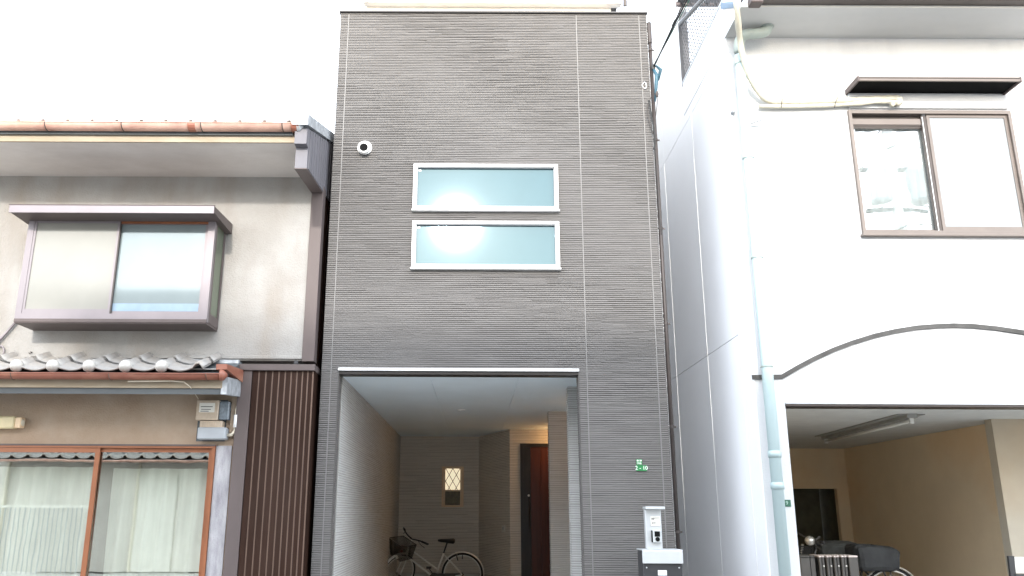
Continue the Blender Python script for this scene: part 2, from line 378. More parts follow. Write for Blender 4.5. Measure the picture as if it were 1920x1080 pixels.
M['cover'] = mat('dark_cover_cloth', (0.030, 0.032, 0.034), 0.75, var=0.3, vscale=(6, 6, 6), bump=0.6, bscale=14)
M['cover_g'] = mat('grey_cover_cloth', (0.045, 0.048, 0.045), 0.8, var=0.25, vscale=(6, 6, 6), bump=0.6, bscale=14)
M['red'] = mat('red_reflector', (0.25, 0.02, 0.015), 0.3)
M['gate'] = mat('gate_slat', (0.085, 0.08, 0.075), 0.35, 0.4, var=0.12)
M['gate_top'] = mat('gate_top', (0.66, 0.58, 0.54), 0.35, 0.3, var=0.1)
M['tube'] = mat('lamp_tube', (0.62, 0.62, 0.58), 0.3)
M['fix'] = mat('lamp_fixture', (0.26, 0.26, 0.24), 0.5, var=0.08)
M['opp1'] = mat('opposite_render', (0.66, 0.62, 0.56), 0.9, var=0.12, vscale=(1, 1, 1))
M['opp2'] = mat('opposite_panel', (0.60, 0.60, 0.60), 0.8, var=0.1, vscale=(1, 1, 1))

FY = lambda y: (lambda u, v, d: (u, y + d, v))          # a wall facing the street (u = x, v = z)
def FXp(x): return lambda u, v, d: (x - d, u, v)        # a wall facing +x (u = y)
def FXm(x): return lambda u, v, d: (x + d, u, v)        # a wall facing -x

GZ = -0.15            # carport / garage floor
# ------------------------------------------------------------------ the ground
b = MB(); b.quad((-150, -150, -0.30), (150, -150, -0.30), (150, 150, -0.30), (-150, 150, -0.30)); struct('ground', b, M['concrete'])
b = MB(); b.box(-60, 60, -9.4, -1.3, -0.29, -0.20); struct('road', b, M['asphalt'])
b = MB(); b.box(-60, 60, -1.3, -0.95, -0.29, -0.185); struct('street_gutter', b, M['concrete'])
b = MB(); b.box(-60, 60, -10.3, -9.4, -0.29, -0.17); struct('pavement', b, M['concrete'])
b = MB(); b.box(-1.60, 1.95, -0.95, 7.2, -0.29, GZ); struct('carport_floor', b, M['concrete'])
b = MB(); b.box(2.0, 12.0, -0.95, 7.2, -0.29, GZ + 0.004); struct('garage_floor', b, M['concrete'])
b = MB(); b.box(-10, -1.62, -0.95, 4.0, -0.29, GZ - 0.004); struct('forecourt', b, M['concrete'])

# ================================================================== GREY HOUSE
GX0, GX1, GTOP = -1.552, 1.912, 6.566
OX0, OX1, OTOP = -1.376, 1.032, 2.462           # the carport opening
JN = [GX0, -1.456, 1.117, 1.826, GX1]            # vertical joints of the siding
CZ = 2.425                                       # carport ceiling
gh = thing('grey_house', 'narrow grey-clad house with an open carport below two long white framed windows', 'house', (0, 0, GZ))
def _w(x0, x1, y0, y1): a, c = aty(x0, y0, -.045), aty(x1, y1, -.045); return (a.x, c.x, c.z, a.z)
W1 = _w(776, 1047.5, 307, 393)               # upper window outer frame
W2 = _w(773.5, 1050, 414, 502.5)
holes = [W1, W2, (OX0, OX1, -1, OTOP)]
bw = MB(); wall(bw, FY(0.0), GX0 + .004, GX1 - .004, GZ, GTOP - .02, [W1, W2, (OX0, OX1, GZ - .1, OTOP)], 0.16)
bw.build('front_wall', M['seam'], gh)
for i in range(4):
    a, c = JN[i], JN[i + 1]
    g = 0.006
    b = MB(); siding(b, FY(-0.004), a + (g if i else 0), c - (g if i < 3 else 0), GZ + 0.2, GTOP - 0.02, holes)
    b.build('siding_panel', M['siding'], gh)
for x in JN[1:4]:
    b = MB()
    if OX0 < x < OX1: continue
    b.box(x - .0050, x + .0050, -0.0085, 0.0, GZ + 0.2, GTOP - .03); b.build('joint_sealant', M['caulk'], gh)
# side walls, rear, roof
for nm, x, f in (('left', GX0, FXm(GX0)), ('right', GX1, FXp(GX1))):
    b = MB(); x_in = x + (0.14 if x < 0 else -0.14)
    b.box(x, x_in, 0.163, 8.5, GZ, GTOP - .03); b.build('side_wall', M['seam'], gh)
b = MB(); siding(b, FXp(GX1), 0.0, 4.0, GZ + .2, GTOP - .03, pitch=0.03, seg=(.3, .8)); b.build('side_siding', M['pale_bounce_siding'], gh)  # unseen side face, made pale to bounce light into the gap
b = MB(); b.box(GX0 + .14, GX1 - .14, 8.3, 8.5, GZ, GTOP - .03); b.build('rear_wall', M['seam'], gh)
b = MB(); b.box(GX0 + .142, GX1 - .142, 0.165, 8.29, GTOP - .25, GTOP - .1); b.build('roof', M['cap'], gh)
b = MB(); b.box(GX0 - .014, GX1 + .014, -0.030, 0.20, GTOP - .018, GTOP + 0.004, .003); b.build('parapet_cap', M['cap'], gh)
# carport ceiling (boards) and opening trim
cb = MB(); cb.box(GX0 + .145, GX1 - .145, 0.168, 7.6, CZ + .012, CZ + .15); cb.build('ceiling_slab', M['ceiling'], gh)
xs = [OX0 + .005, -0.47, 0.44, 1.74]
for i in range(3):
    for j in range(4):
        y0 = .004 + j * 1.82
        b = MB(); b.box(xs[i] + .0012, xs[i + 1] - .0012, max(y0, .17) + .0012, min(y0 + 1.82, 7.3) - .0012, CZ, CZ + .010)
        b.build('ceiling_board', M['ceiling'], gh)
b = MB(); b.box(OX0 - .008, OX1 + .004, -0.028, 0.0, OTOP - .006, OTOP + .022, .003)
b.build('opening_trim', M['white_metal'], gh)
b = MB(); b.box(OX0, OX1, -0.004, 0.165, CZ - .002, OTOP - .008); b.build('opening_soffit', M['dark_frame'], gh)
for xx in (OX0, OX1):
    b = MB(); b.box(xx - .004 if xx > 0 else xx - .003, xx + .003 if xx > 0 else xx + .004, -.010, .002, GZ, OTOP - .008); b.build('corner_trim', M['seam'], gh)
# carport inner walls
XL = -1.365; YB = 7.05
SB = 0.07                                        # the siding stops here; bare foundation below
b = MB(); b.box(XL - .05, XL, 0.166, YB, GZ, CZ); b.build('inner_wall', M['seam_in'], gh)
b = MB(); siding(b, FXp(XL), 0.17, YB, SB, CZ, pitch=0.024, relief=0.005, seg=(.2, .6)); b.build('inner_siding', M['siding_in'], gh)
LW = (-0.619, -0.227, 1.170, 1.875)              # lattice window (x0, x1, z0, z1) on the back wall
p0 = aty(829, 875, YB); p1 = aty(869, 951, YB); LW = (p0.x, p1.x, p1.z, p0.z)
XA, XB_, YC = 0.065, 0.565, 5.62
b = MB(); b.box(XL, XA, YB + .001, YB + .1, GZ, CZ); b.build('back_wall', M['seam_back_lit'], gh)
b = MB(); siding(b, FY(YB), XL, XA, SB, CZ, [LW], pitch=0.026, relief=0.005, seg=(.2, .6)); b.build('back_siding', M['siding_back_lit'], gh)
# slanting wall from back wall to the door wall
dv = Vector((XB_ - XA, YC - YB, 0)); L = dv.length; dv.normalize(); nv = Vector((dv.y, -dv.x, 0))
if nv.y > 0: nv = -nv
FS = lambda u, v, d: (XA + dv.x * u - nv.x * d, YB + dv.y * u - nv.y * d, v)
b = MB(); wall(b, FS, 0, L, GZ, CZ, [], .1); b.build('slanting_wall', M['seam_back_lit'], gh)
b = MB(); siding(b, FS, 0, L, SB, CZ, pitch=0.026, relief=0.005, seg=(.2, .6)); b.build('slanting_siding', M['siding_back_lit'], gh)
# door wall
q0 = aty(975, 832, YC); q1 = aty(1046, 832, YC)
DX0, DX1, DZ = q0.x, q0.x + 0.92, q0.z
b = MB(); wall(b, FY(YC), XB_, 1.77, GZ, CZ, [(DX0, DX1, GZ - .1, DZ)], .12); b.build('door_wall', M['seam_back_lit'], gh)
b = MB(); siding(b, FY(YC - .001), XB_, 1.77, SB, CZ, [(DX0, DX1, -1, DZ)], pitch=0.026, relief=0.005, seg=(.2, .6)); b.build('door_wall_siding', M['siding_back_lit'], gh)
b = MB()
wall(b, FY(YC - .02), DX0, DX1, GZ, DZ, [(DX0 + .05, DX1 - .05, GZ - .1, DZ - .05)], .10)
dr = b.build('door_frame', M['dark_frame'], gh)
b = MB(); b.box(DX0 + .052, DX0 + .17, YC + .01, YC + .06, GZ + .02, DZ - .052); b.build('door_stile', M['dark_frame'], dr)
dl = MB()
for k in range(4):
    dl.box(DX0 + .172 + k * .162, DX0 + .172 + k * .162 + .159, YC + .015, YC + .055, GZ + .02, DZ - .052, .002)
dl.build('door_leaf', M['door'], dr)
b = MB(); b.tube([(DX0 + .135, YC - .035, 0.82), (DX0 + .135, YC - .035, 1.30)], .011); b.tube([(DX0 + .135, YC - .035, .86), (DX0 + .135, YC + .01, .86)], .008); b.tube([(DX0 + .135, YC - .035, 1.26), (DX0 + .135, YC + .01, 1.26)], .008)
b.build('door_handle', M['dark_frame'], dr)
b = MB(); b.lathe([(.001, -.012), (.016, -.010), (.018, 0)], (DX0 + .135, YC + .008, 1.36), 'Y', 12); b.build('lock', M['chrome'], dr)
# the two nib walls on the right of the carport
for (px, yy, x1) in ((1028, 3.1, 1.77), (1065, 0.80, 1.77)):
    x0 = aty(px, 760, yy).x
    b = MB(); b.box(x0, x1, yy, yy + .13, GZ, CZ); b.build('nib_wall', M['seam_in'], gh)
    b = MB(); siding(b, FY(yy - .001), x0, x1, SB, CZ, pitch=0.024, relief=0.005, seg=(.15, .5)); siding(b, FXm(x0 - .001), yy, yy + .13, SB, CZ, pitch=.024)
    b.build('nib_siding', M['siding_in'], gh)
b = MB(); b.box(1.77, 1.772 + .001, 0.17, YC + .1, GZ, CZ); b.build('alcove_wall', M['siding_in'], gh)
b = MB(); siding(b, FXm(OX1), 0.0, .16, SB, OTOP - .05, pitch=.022); b.build('return_siding', M['siding'], gh)
b = MB(); siding(b, FXp(OX0), 0.0, .16, SB, OTOP - .05, pitch=.022); b.build('return_siding', M['siding'], gh)
# foundation strips
b = MB(); b.box(XL - .001, XL + .004, .18, YB, GZ, SB - .012); b.box(XL, XA, YB - .004, YB, GZ, SB - .012); b.build('foundation', M['concrete'], gh)

# long windows
def long_window(W, thick):
    x0, x1, z0, z1 = W
    b = MB(); fw = .034
    wall(b, FY(-.045), x0 - .001, x1 + .001, z0 - .001, z1 + .001, [(x0 + fw, x1 - fw, z0 + fw, z1 - fw * .8)], .11)
    fr = b.build('window', M['white_metal'], gh)
    b = MB(); b.box(x0 - .012, x1 + .012, -.058, -.005, z0 - .016, z0 - .0015, .002); b.build('sill', M['white_metal'], fr)
    b = MB(); wall(b, FY(-.030), x0 + fw + .001, x1 - fw - .001, z0 + fw + .001, z1 - fw * .8 - .001, [(x0 + fw + .009, x1 - fw - .009, z0 + fw + .009, z1 - fw * .8 - .009)], .03)
    b.build('glazing_bead', M['grey_box'], fr)
    b = MB(); b.quad((x0 + fw, .0, z0 + fw), (x1 - fw, .0, z0 + fw), (x1 - fw, .0, z1 - fw * .8), (x0 + fw, .0, z1 - fw * .8))
    b.build('pane', M['win_low'], fr)
    b = MB(); b.box(x0 + fw + .014, x0 + fw + .045, -.003, -.001, z1 - fw - .034, z1 - fw - .016); b.build('sticker', M['sticker'], fr)
    return fr
long_window(W1, 0); long_window(W2, 0)

# lattice window
x0, x1, z0, z1 = LW
b = MB(); wall(b, FY(YB - .05), x0, x1, z0, z1, [(x0 + .035, x1 - .035, z0 + .035, z1 - .035)], .09)
fr = b.build('lattice_window', M['tan_frame'], gh)
zm = aty(850, 920, YB).z
b = MB(); b.box(x0 + .036, x1 - .036, YB - .042, YB - .01, zm - .014, zm + .014); b.build('meeting_rail', M['tan_frame'], fr)
b = MB(); b.quad((x0 + .03, YB - .012, zm), (x1 - .03, YB - .012, zm), (x1 - .03, YB - .012, z1 - .03), (x0 + .03, YB - .012, z1 - .03)); b.build('pane', M['lit'], fr)
b = MB(); b.quad((x0 + .03, YB - .008, z0 + .03), (x1 - .03, YB - .008, z0 + .03), (x1 - .03, YB - .008, zm), (x0 + .03, YB - .008, zm)); b.build('pane', M['unlit'], fr)
b = MB(); b.box(x0 + .036, x0 + .062, YB - .03, YB - .013, z0 + .036, z1 - .036); b.box(x1 - .062, x1 - .036, YB - .03, YB - .013, z0 + .036, z1 - .036); b.build('sash', M['tan_frame'], fr)
def clip(p, q, x0, x1, z0, z1):
    t0, t1 = 0, 1; d = (q[0] - p[0], q[1] - p[1])
    for k, lo, hi in ((0, x0, x1), (1, z0, z1)):
        if abs(d[k]) < 1e-9:
            if not lo <= p[k] <= hi: return None
            continue
        a, c = (lo - p[k]) / d[k], (hi - p[k]) / d[k]
        if a > c: a, c = c, a
        t0, t1 = max(t0, a), min(t1, c)
    if t0 >= t1: return None
    return (p[0] + d[0] * t0, p[1] + d[1] * t0), (p[0] + d[0] * t1, p[1] + d[1] * t1)
dw = (x1 - x0 - .07) / 2.5
for sgn in (1, -1):
    for k in range(-8, 12):
        xx = x0 + .035 + dw * (k + .25)
        r = clip((xx, z0), (xx + sgn * 3 * dw, z0 + 3 * dw * 1.75), x0 + .035, x1 - .035, z0 + .035, z1 - .035)
        if r:
            b = MB(); b.tube([(r[0][0], YB - .022, r[0][1]), (r[1][0], YB - .022, r[1][1])], .0052, 4); b.build('lattice_bar', M['wire'], fr)

# setback upper wall with its own gutter, just visible above the parapet
zt = aty(900, 9, 1.5).z
b = MB(); b.box(-1.50, 1.80, 1.56, 6, GTOP - .1, zt + .02); b.build('setback_wall', M['wall_cream'], gh)
b = MB(); b.box(-1.53, 1.93, 1.44, 1.56, zt - .004, zt + .018, .004); b.build('setback_gutter', M['soffit'], gh)
for xx in (-1.5,): pass
b = MB(); b.tube([(1.70, 1.42, zt + .10), (1.92, 1.42, zt + .09), (1.97, 1.42, zt + .06), (1.97, 1.44, zt - .05)], .028, 8); b.build('setback_elbow', M['drain'], gh)
b = MB(); b.box(-1.50, 1.90, 1.60, 6.0, zt + .05, zt + .12); b.build('setback_roof', M['cap'], gh)

# dark drainpipe in the gap on the right
b = MB(); b.tube([(1.945, .03, 6.43), (1.945, .03, GZ)], .021, 10); dp = b.build('drainpipe', M['drain'], gh, True)
b = MB(); b.tube([(1.945, .03, 6.46), (1.945, .03, 6.20)], .027, 10); b.build('pipe_collar', M['drain'], dp)
for z in (6.1, 5.0, 3.98, 2.95, 1.9, .9):
    b = MB(); b.tube([(1.945, .03, z), (1.945, .03, z + .03)], .026, 10); b.box(1.90, 1.99, .025, .035, z + .005, z + .02); b.build('pipe_bracket', M['drain'], dp)

# vent hood
p = aty(684, 278, 0)
vt = thing('wall_vent', 'round white vent hood with a dark mouth, high on the left of the grey facade', 'vent', (p.x, 0, p.z))
b = MB(); b.lathe([(.070, -.01), (.071, -.02), (.066, -.035), (.064, -.06), (.054, -.085), (.046, -.085), (.045, -.04)], (p.x, 0, p.z), 'Y', 24); b.v = [(x, y, z - (.028 if y < -.05 else 0)) for x, y, z in b.v]; b.build('hood', M['vent'], vt, True)
b = MB()
n = 20; pts = []
b.lathe([(.0465, -.079), (.001, -.0792)], (p.x - .003, 0, p.z - .031), 'Y', 20); b.build('mouth', M['black'], vt)
# a flat skirt above the mouth
b = MB(); b.lathe([(.079, -.002), (.079, -.012), (.070, -.014)], (p.x, -.004, p.z), 'Y', 24); b.build('flange', M['vent'], vt)

# address plates
def text_mesh(name, body, size, loc, m, parent, thick=.0006, rot=(R(90), 0, 0), sx=1):
    cu = bpy.data.curves.new(name, 'FONT'); cu.body = body; cu.size = size; cu.align_x = 'CENTER'; cu.align_y = 'CENTER'; cu.extrude = thick; cu.resolution_u = 3
    to = bpy.data.objects.new(name, cu); COL.objects.link(to)
    dg = bpy.context.evaluated_depsgraph_get(); me = bpy.data.meshes.new_from_object(to.evaluated_get(dg))
    bpy.data.objects.remove(to)
    me.materials.clear(); me.materials.append(m)
    o = bpy.data.objects.new(name, me); COL.objects.link(o); o.parent = parent
    o.location = Vector(loc) - wloc(parent); o.rotation_euler = rot; o.scale = (sx, 1, 1); return o
YP = -.014
a = aty(1193, 861, YP); c = aty(1204, 871.5, YP)
pl = thing('district_plate', 'small green plate with two lines of tiny white characters, above the wider green plate', 'sign', (a.x, YP, c.z))
b = MB(); b.box(a.x, c.x, YP - .002, YP + .006, c.z, a.z); b.build('plate', M['green'], pl)
w_, h_ = c.x - a.x, a.z - c.z
b = MB()
for (u0, v0, u1, v1) in ((.08, .62, .32, .90), (.40, .60, .50, .78), (.40, .84, .58, .90), (.66, .62, .90, .88), (.08, .12, .13, .44), (.08, .12, .36, .17), (.08, .40, .36, .45), (.31, .12, .36, .44), (.46, .10, .54, .46), (.66, .10, .88, .20), (.72, .20, .82, .48)):
    b.box(a.x + w_ * u0, a.x + w_ * u1, YP - .0036, YP - .0021, c.z + h_ * v0, c.z + h_ * v1)
b.build('printed_characters', M['ink_white'], pl)
a = aty(1192.5, 872.3, YP); c = aty(1213, 883, YP)
pl = thing('house_number_plate', 'wide green plate reading 2-10 on the grey facade', 'sign', (a.x, YP, c.z))
b = MB(); b.box(a.x, c.x, YP - .002, YP + .006, c.z, a.z, .001); b.build('plate', M['green'], pl)
text_mesh('number', '2 - 10', .052, ((a.x + c.x) / 2, YP - .0034, (a.z + c.z) / 2), M['ink_white'], pl)

# switch plate by the door, on the slanting wall
p = aty(945, 991, 5.95)
uu = (p.x - XA) / dv.x
sw = thing('wall_switch_plate', 'small pale rectangular cover plate on the siding left of the front door', 'switch', FS(uu, p.z, -.012))
b = MB(); b.prism([FS(uu - .07, p.z - .06, -.008), FS(uu + .07, p.z - .06, -.008), FS(uu + .07, p.z + .06, -.008), FS(uu - .07, p.z + .06, -.008)], -nv * -.010); b.build('plate', M['card'], sw)
b = MB(); b.prism([FS(uu - .014, p.z - .02, -.019), FS(uu + .014, p.z - .02, -.019), FS(uu + .014, p.z + .03, -.019), FS(uu - .014, p.z + .03, -.019)], -nv * -.004); b.build('button', M['grey_box'], sw)

# down light in the carport ceiling
p = atz(865, 768, CZ)
dn = thing('downlight', 'tiny round recessed downlight in the pale carport ceiling', 'light', (p.x, p.y, CZ))
b = MB(); b.lathe([(.055, 0), (.055, -.006), (.045, -.010), (.042, -.004), (.040, .0)], (p.x, p.y, CZ), 'Z', 20); b.build('ring', M['white_metal'], dn)
b = MB(); b.lathe([(.040, -.002), (.001, -.003)], (p.x, p.y, CZ), 'Z', 16); b.build('lens', M['tube'], dn)

# porch lamp beside the front door, burning behind the nib wall
lp = thing('porch_lamp', 'warm lit porch lamp tucked behind the pillar to the right of the front door', 'light', (1.62, YC - .02, 2.12))
b = MB(); b.box(1.56, 1.68, YC - .03, YC - .008, 2.02, 2.20, .004); b.build('back_plate', M['dark_frame'], lp)
b = MB(); b.lathe([(.045, -.09), (.05, -.05), (.05, .06), (.03, .09)], (1.62, YC - .09, 2.11), 'Z', 14); b.build('lamp_shade', emit('lamp_glow', (1, .62, .28), 6), lp)
L_ = bpy.data.lights.new('porch_lamp_light', 'POINT'); L_.energy = 1.6; L_.color = (1, .50, .17); L_.shadow_soft_size = .06
lo = bpy.data.objects.new('porch_lamp_light', L_); COL.objects.link(lo); lo.location = (1.50, YC - .28, 2.12)

lp = thing('alcove_lamp', 'small warm downlight glowing in the alcove between the two carport pillars', 'light', (1.6, 2.0, CZ))
b = MB(); b.lathe([(.05, 0), (.05, -.006), (.04, -.008)], (1.6, 2.0, CZ), 'Z', 18); b.build('ring', M['white_metal'], lp)
b = MB(); b.lathe([(.038, -.009), (.001, -.0095)], (1.6, 2.0, CZ), 'Z', 16); b.build('lens', emit('alcove_glow', (1, .6, .28), 5), lp)
L_ = bpy.data.lights.new('alcove_lamp_light', 'POINT'); L_.energy = 1.2; L_.color = (1, .50, .17); L_.shadow_soft_size = .04
lo = bpy.data.objects.new('alcove_lamp_light', L_); COL.objects.link(lo); lo.location = (1.6, 2.0, CZ - .07)

# ------------------------------------------------------------------ intercom post
YQ = -.52
A = aty(1204, 1032, YQ); B_ = aty(1281, 1057, YQ); x0, x1 = A.x, B_.x; zt_, zb_ = A.z, B_.z
ip = thing('intercom_post', 'silver and charcoal intercom and letterbox post standing before the grey facade', 'letterbox', ((x0 + x1) / 2, YQ + .1, GZ))
b = MB(); b.box(x0 + .006, x1 - .006, YQ + .012, YQ + .25, GZ, zt_ - .004, .004); b.build('letterbox', M['charcoal'], ip)
b = MB(); b.box(x0, x1, YQ - .012, YQ + .012, zb_, zt_, .005); b.box(x0 - .002, x1 + .002, YQ - .008, YQ + .26, zt_ - .0035, zt_ + .008, .003); b.build('flap', M['silver'], ip)
a = aty(1209, 955, YQ + .02); c = aty(1247, 1031, YQ + .02)
b = MB(); b.box(a.x, c.x - .02, YQ + .02, YQ + .085, zt_ + .0085, a.z, .004); b.build('riser', M['silver'], ip)
b = MB(); b.box(a.x - .006, c.x + .005, YQ - .045, YQ + .09, a.z + .0005, a.z + .024, .003); b.build('top_cap', M['silver'], ip)
xr0, xr1 = a.x, c.x - .02
def P2(px, py): return aty(px, py, YQ + .02)
a = P2(1219, 968); c = P2(1238, 986)
b = MB(); b.box(a.x, c.x, YQ + .012, YQ + .0195, c.z, a.z, .001); cd = b.build('name_card', M['card'], ip)
b = MB()
for (u0, v0, u1, v1) in ((.12, .62, .17, .84), (.17, .70, .26, .76), (.24, .62, .29, .84), (.34, .60, .38, .84), (.30, .80, .90, .84), (.14, .22, .30, .26), (.14, .34, .30, .38), (.14, .22, .18, .30), (.26, .30, .30, .38), (.38, .22, .52, .26), (.38, .34, .54, .38), (.38, .30, .42, .36)):
    b.box(a.x + (c.x - a.x) * u0, a.x + (c.x - a.x) * u1, YQ + .0105, YQ + .0118, c.z + (a.z - c.z) * v0, c.z + (a.z - c.z) * v1)
b.build('printed_characters', M['ink_black'], cd)
a = P2(1221, 994); c = P2(1239, 1017)
b = MB(); b.box(a.x + .006, c.x, YQ - .016, YQ + .0195, c.z, a.z, .003); ic = b.build('intercom', M['silver'], ip)
b = MB(); b.box(a.x + .022, c.x - .012, YQ - .020, YQ - .0165, a.z - .055, a.z - .010); b.build('camera_window', M['black'], ic)
b = MB(); b.lathe([(.001, -.006), (.019, -.005), (.020, 0)], ((a.x + c.x) / 2 + .006, YQ - .017, c.z + .028), 'Y', 16); b.build('call_button', M['black'], ic)
b = MB(); b.box(a.x - .001, a.x + .0055, YQ - .012, YQ + .019, c.z + .002, a.z - .002); b.build('bracket', M['black'], ic)
a = P2(1233, 1069); c = P2(1250, 1078)
b = MB(); b.box(a.x, c.x, YQ + .006, YQ + .0115, c.z - .004, a.z, .001); sk = b.build('label_sticker', M['sticker'], ip)
b = MB()
for k in range(5): b.box(a.x + .008 + k * .013, a.x + .015 + k * .013, YQ + .0046, YQ + .0058, c.z + .004 + (k % 2) * .01, c.z + .009 + (k % 2) * .01)
b.build('printed_characters', M['ink_black'], sk)
for xx in (x0 + .035, x1 - .035):
    b = MB(); b.lathe([(.001, -.005), (.006, -.004), (.007, 0)], (xx, YQ + .012, zb_ - .035), 'Y', 10); b.build('screw', M['silver'], ip)

# ================================================================== OLD HOUSE (left)
OYF = -0.10; OXE = -1.735; OXL = -7.6
oh = thing('old_house', 'old two-storey stucco house with tiled eaves, copper gutters and a boxed bay window', 'house', (-4, 0, GZ))
Wd = (-6.0, -2.515, -0.02, 1.705)
ub = MB(); wall(ub, FY(OYF), OXL, OXE, 2.54, 4.503, [(-4.40, -2.70, 2.95, 3.80)], .14); ub.build('upper_wall', M['stucco'], oh)
ub = MB(); wall(ub, FY(OYF + .001), OXL, -2.30, GZ, 2.34, [Wd], .14); ub.build('lower_wall', M['stucco_low'], oh)
b = MB(); b.box(-2.512, -2.36, OYF - .012, OYF, GZ, 1.70); b.build('pale_pilaster', M['stucco_pale'], oh)
b = MB(); b.box(OXL, OXE, OYF - .02, OYF + .0, 2.553, 2.585, .003); b.build('ledge', M['stucco'], oh)
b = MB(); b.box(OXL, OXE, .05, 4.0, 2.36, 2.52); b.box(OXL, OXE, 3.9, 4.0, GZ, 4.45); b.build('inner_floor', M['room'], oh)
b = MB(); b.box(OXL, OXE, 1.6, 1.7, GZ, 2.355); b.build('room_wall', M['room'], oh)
# side wall in ribbed metal and its corner post
b = MB(); b.box(OXE + .001, -1.612, OYF - .02, 0.02, 2.53, 4.40, .003); b.build('corner_post', M['mauve'], oh)
b = MB(); b.box(OXE + .001, -1.640, .021, 4.0, GZ, 4.9); b.build('side_wall', M['brown_rib'], oh)
for k in range(11):
    y = .03 + k * .115
    b = MB(); b.box(-1.6398, -1.622, y, y + .088, GZ, 5.0, .004); b.build('cladding_strip', M['brown_rib'], oh)
    b = MB(); b.box(-1.6398, -1.630, y + .0885, y + .098, GZ, 5.0); b.build('rib_edge', M['rib_line'], oh)
# upper eave
EYF = -0.93
zf = 4.51
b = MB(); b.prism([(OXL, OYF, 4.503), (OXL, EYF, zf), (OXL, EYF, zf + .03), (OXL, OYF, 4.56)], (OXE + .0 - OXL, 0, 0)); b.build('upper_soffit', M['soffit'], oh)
b = MB(); b.box(OXL, OXE - .01, EYF - .022, EYF - .001, zf - .004, zf + .11, .002); b.build('upper_fascia', M['fascia'], oh)
# gable end box: stepped mauve metal
b = MB(); b.prism([(OXE + .0, EYF - .03, 4.35), (OXE + .0, EYF - .03, 4.46), (OXE, EYF - .10, 4.47), (OXE, EYF - .10, 4.62), (OXE, 2.6, 5.95), (OXE, 2.6, 5.5), (OXE, OYF, 4.34), (OXE, OYF - .20, 4.24), (OXE, EYF - .03, 4.24)][0:0] or
            [(OXE, EYF - .02, 4.245), (OXE, EYF - .02, 4.455), (OXE, EYF - .10, 4.46), (OXE, EYF - .10, 4.62), (OXE, 2.6, 5.85), (OXE, 2.6, 4.7), (OXE, .0, 4.345)], (.115, 0, 0)); b.build('bargeboard', M['barge'], oh)
b = MB(); b.prism([(OXE - .003, EYF - .021, 4.235), (OXE - .003, EYF - .021, 4.243), (OXE - .003, .0, 4.343), (OXE - .003, .0, 4.335)], (.121, 0, 0)); b.build('bargeboard_base', M['mauve'], oh)
for k in range(13):
    y = EYF + .04 + k * .12
    zb = 4.245 + max(0, (y - EYF)) * .108; zu = 4.62 + (y - EYF + .10) * .348 - .012
    b = MB(); b.box(OXE + .1155, OXE + .1215, y, y + .098, zb + .012, zu); b.build('gable_strip', M['barge'], oh)
b = MB(); b.prism([(OXE - .02, EYF - .16, 4.63), (OXE - .02, EYF - .16, 4.74), (OXE - .02, 2.7, 5.99), (OXE - .02, 2.7, 5.88)], (.15, 0, 0)); b.build('verge_cap', M['lead'], oh)
# roof plane with tiles
pitch = .348
rs = MB(); rs.prism([(OXL, EYF - .05, 4.63), (OXL, 2.7, 4.63 + pitch * (2.75 + EYF + .9)), (OXL, 2.7, 4.59 + pitch * (2.75 + EYF + .9)), (OXL, EYF - .05, 4.57)], (OXE - .03 - OXL, 0, 0))
ro = rs.build('roof', M['slate'], oh)
def tile_mesh(wd, ln, h, name):
    b = MB(); n = 10; t = .018
    prof = []
    for i in range(n + 1):
        u = i / n
        z = -h * math.sin(u * math.pi / .72) * .55 if u < .72 else h * math.sin((u - .72) / .28 * math.pi)
        prof.append((u * wd, z))
    V = []
    for (x, z) in prof:
        V += [(x, 0, z), (x, ln, z), (x, 0, z + t), (x, ln, z + t)]
    F = []
    for i in range(n):
        a, c = 4 * i, 4 * i + 4
        F += [(a, c, c + 1, a + 1), (a + 2, a + 3, c + 3, c + 2), (a, a + 2, c + 2, c)]
    b.add(V, F)
    return b.mesh(name, M['tile'], True)
def place(me, name, parent, loc, rot=(0, 0, 0), sc=1):
    o = bpy.data.objects.new(name, me); COL.objects.link(o); o.parent = parent
    o.location = Vector(loc) - wloc(parent); o.rotation_euler = rot; o.scale = (sc, sc, sc); return o
zg = aty(300, 236, EYF - .09).z
tm_u = tile_mesh(.236, .26, .045, 'roof_tile'); tm_u.materials.clear(); tm_u.materials.append(M['white_soffit'])  # upper tiles coloured pale to imitate bleaching by sky glare
for r in range(3):
    for k in range(16):
        if OXE - .24 - k * .236 < -5.4: continue
        place(tm_u, 'roof_tile', ro, (OXE - .27 - k * .236, EYF - .075 + r * .22, zg + .026 + r * .22 * pitch), (math.atan(pitch), 0, 0))
def gutter(name, x0, x1, y, z, r, m, parent):
    b = MB(); n = 10; V = []
    ang = [math.pi + math.pi * i / n for i in range(n + 1)]
    for x in (x0, x1):
        for rr in (r, r - .004):
            for a in ang: V.append((x, y + rr * math.cos(a), z + rr * math.sin(a)))
    k = n + 1; F = []
    for i in range(n): F += [(i, i + 1, 2 * k + i + 1, 2 * k + i), (k + i, k + i + 1, 3 * k + i + 1, 3 * k + i), (i, i + 1, k + i + 1, k + i), (2 * k + i, 2 * k + i + 1, 3 * k + i + 1, 3 * k + i)]
    F += [(0, k, 3 * k, 2 * k), (n, k + n, 3 * k + n, 2 * k + n)]
    F.append(tuple(range(k))); F.append(tuple(range(2 * k, 3 * k)))
    b.add(V, F)
    b.tube([(x0, y - r, z), (x1, y - r, z)], .006, 6)
    return b.build(name, m, parent, True)
gu = gutter('upper_gutter', OXL, OXE + .02, EYF - .085, zg + .012, .062, M['copper'], oh)
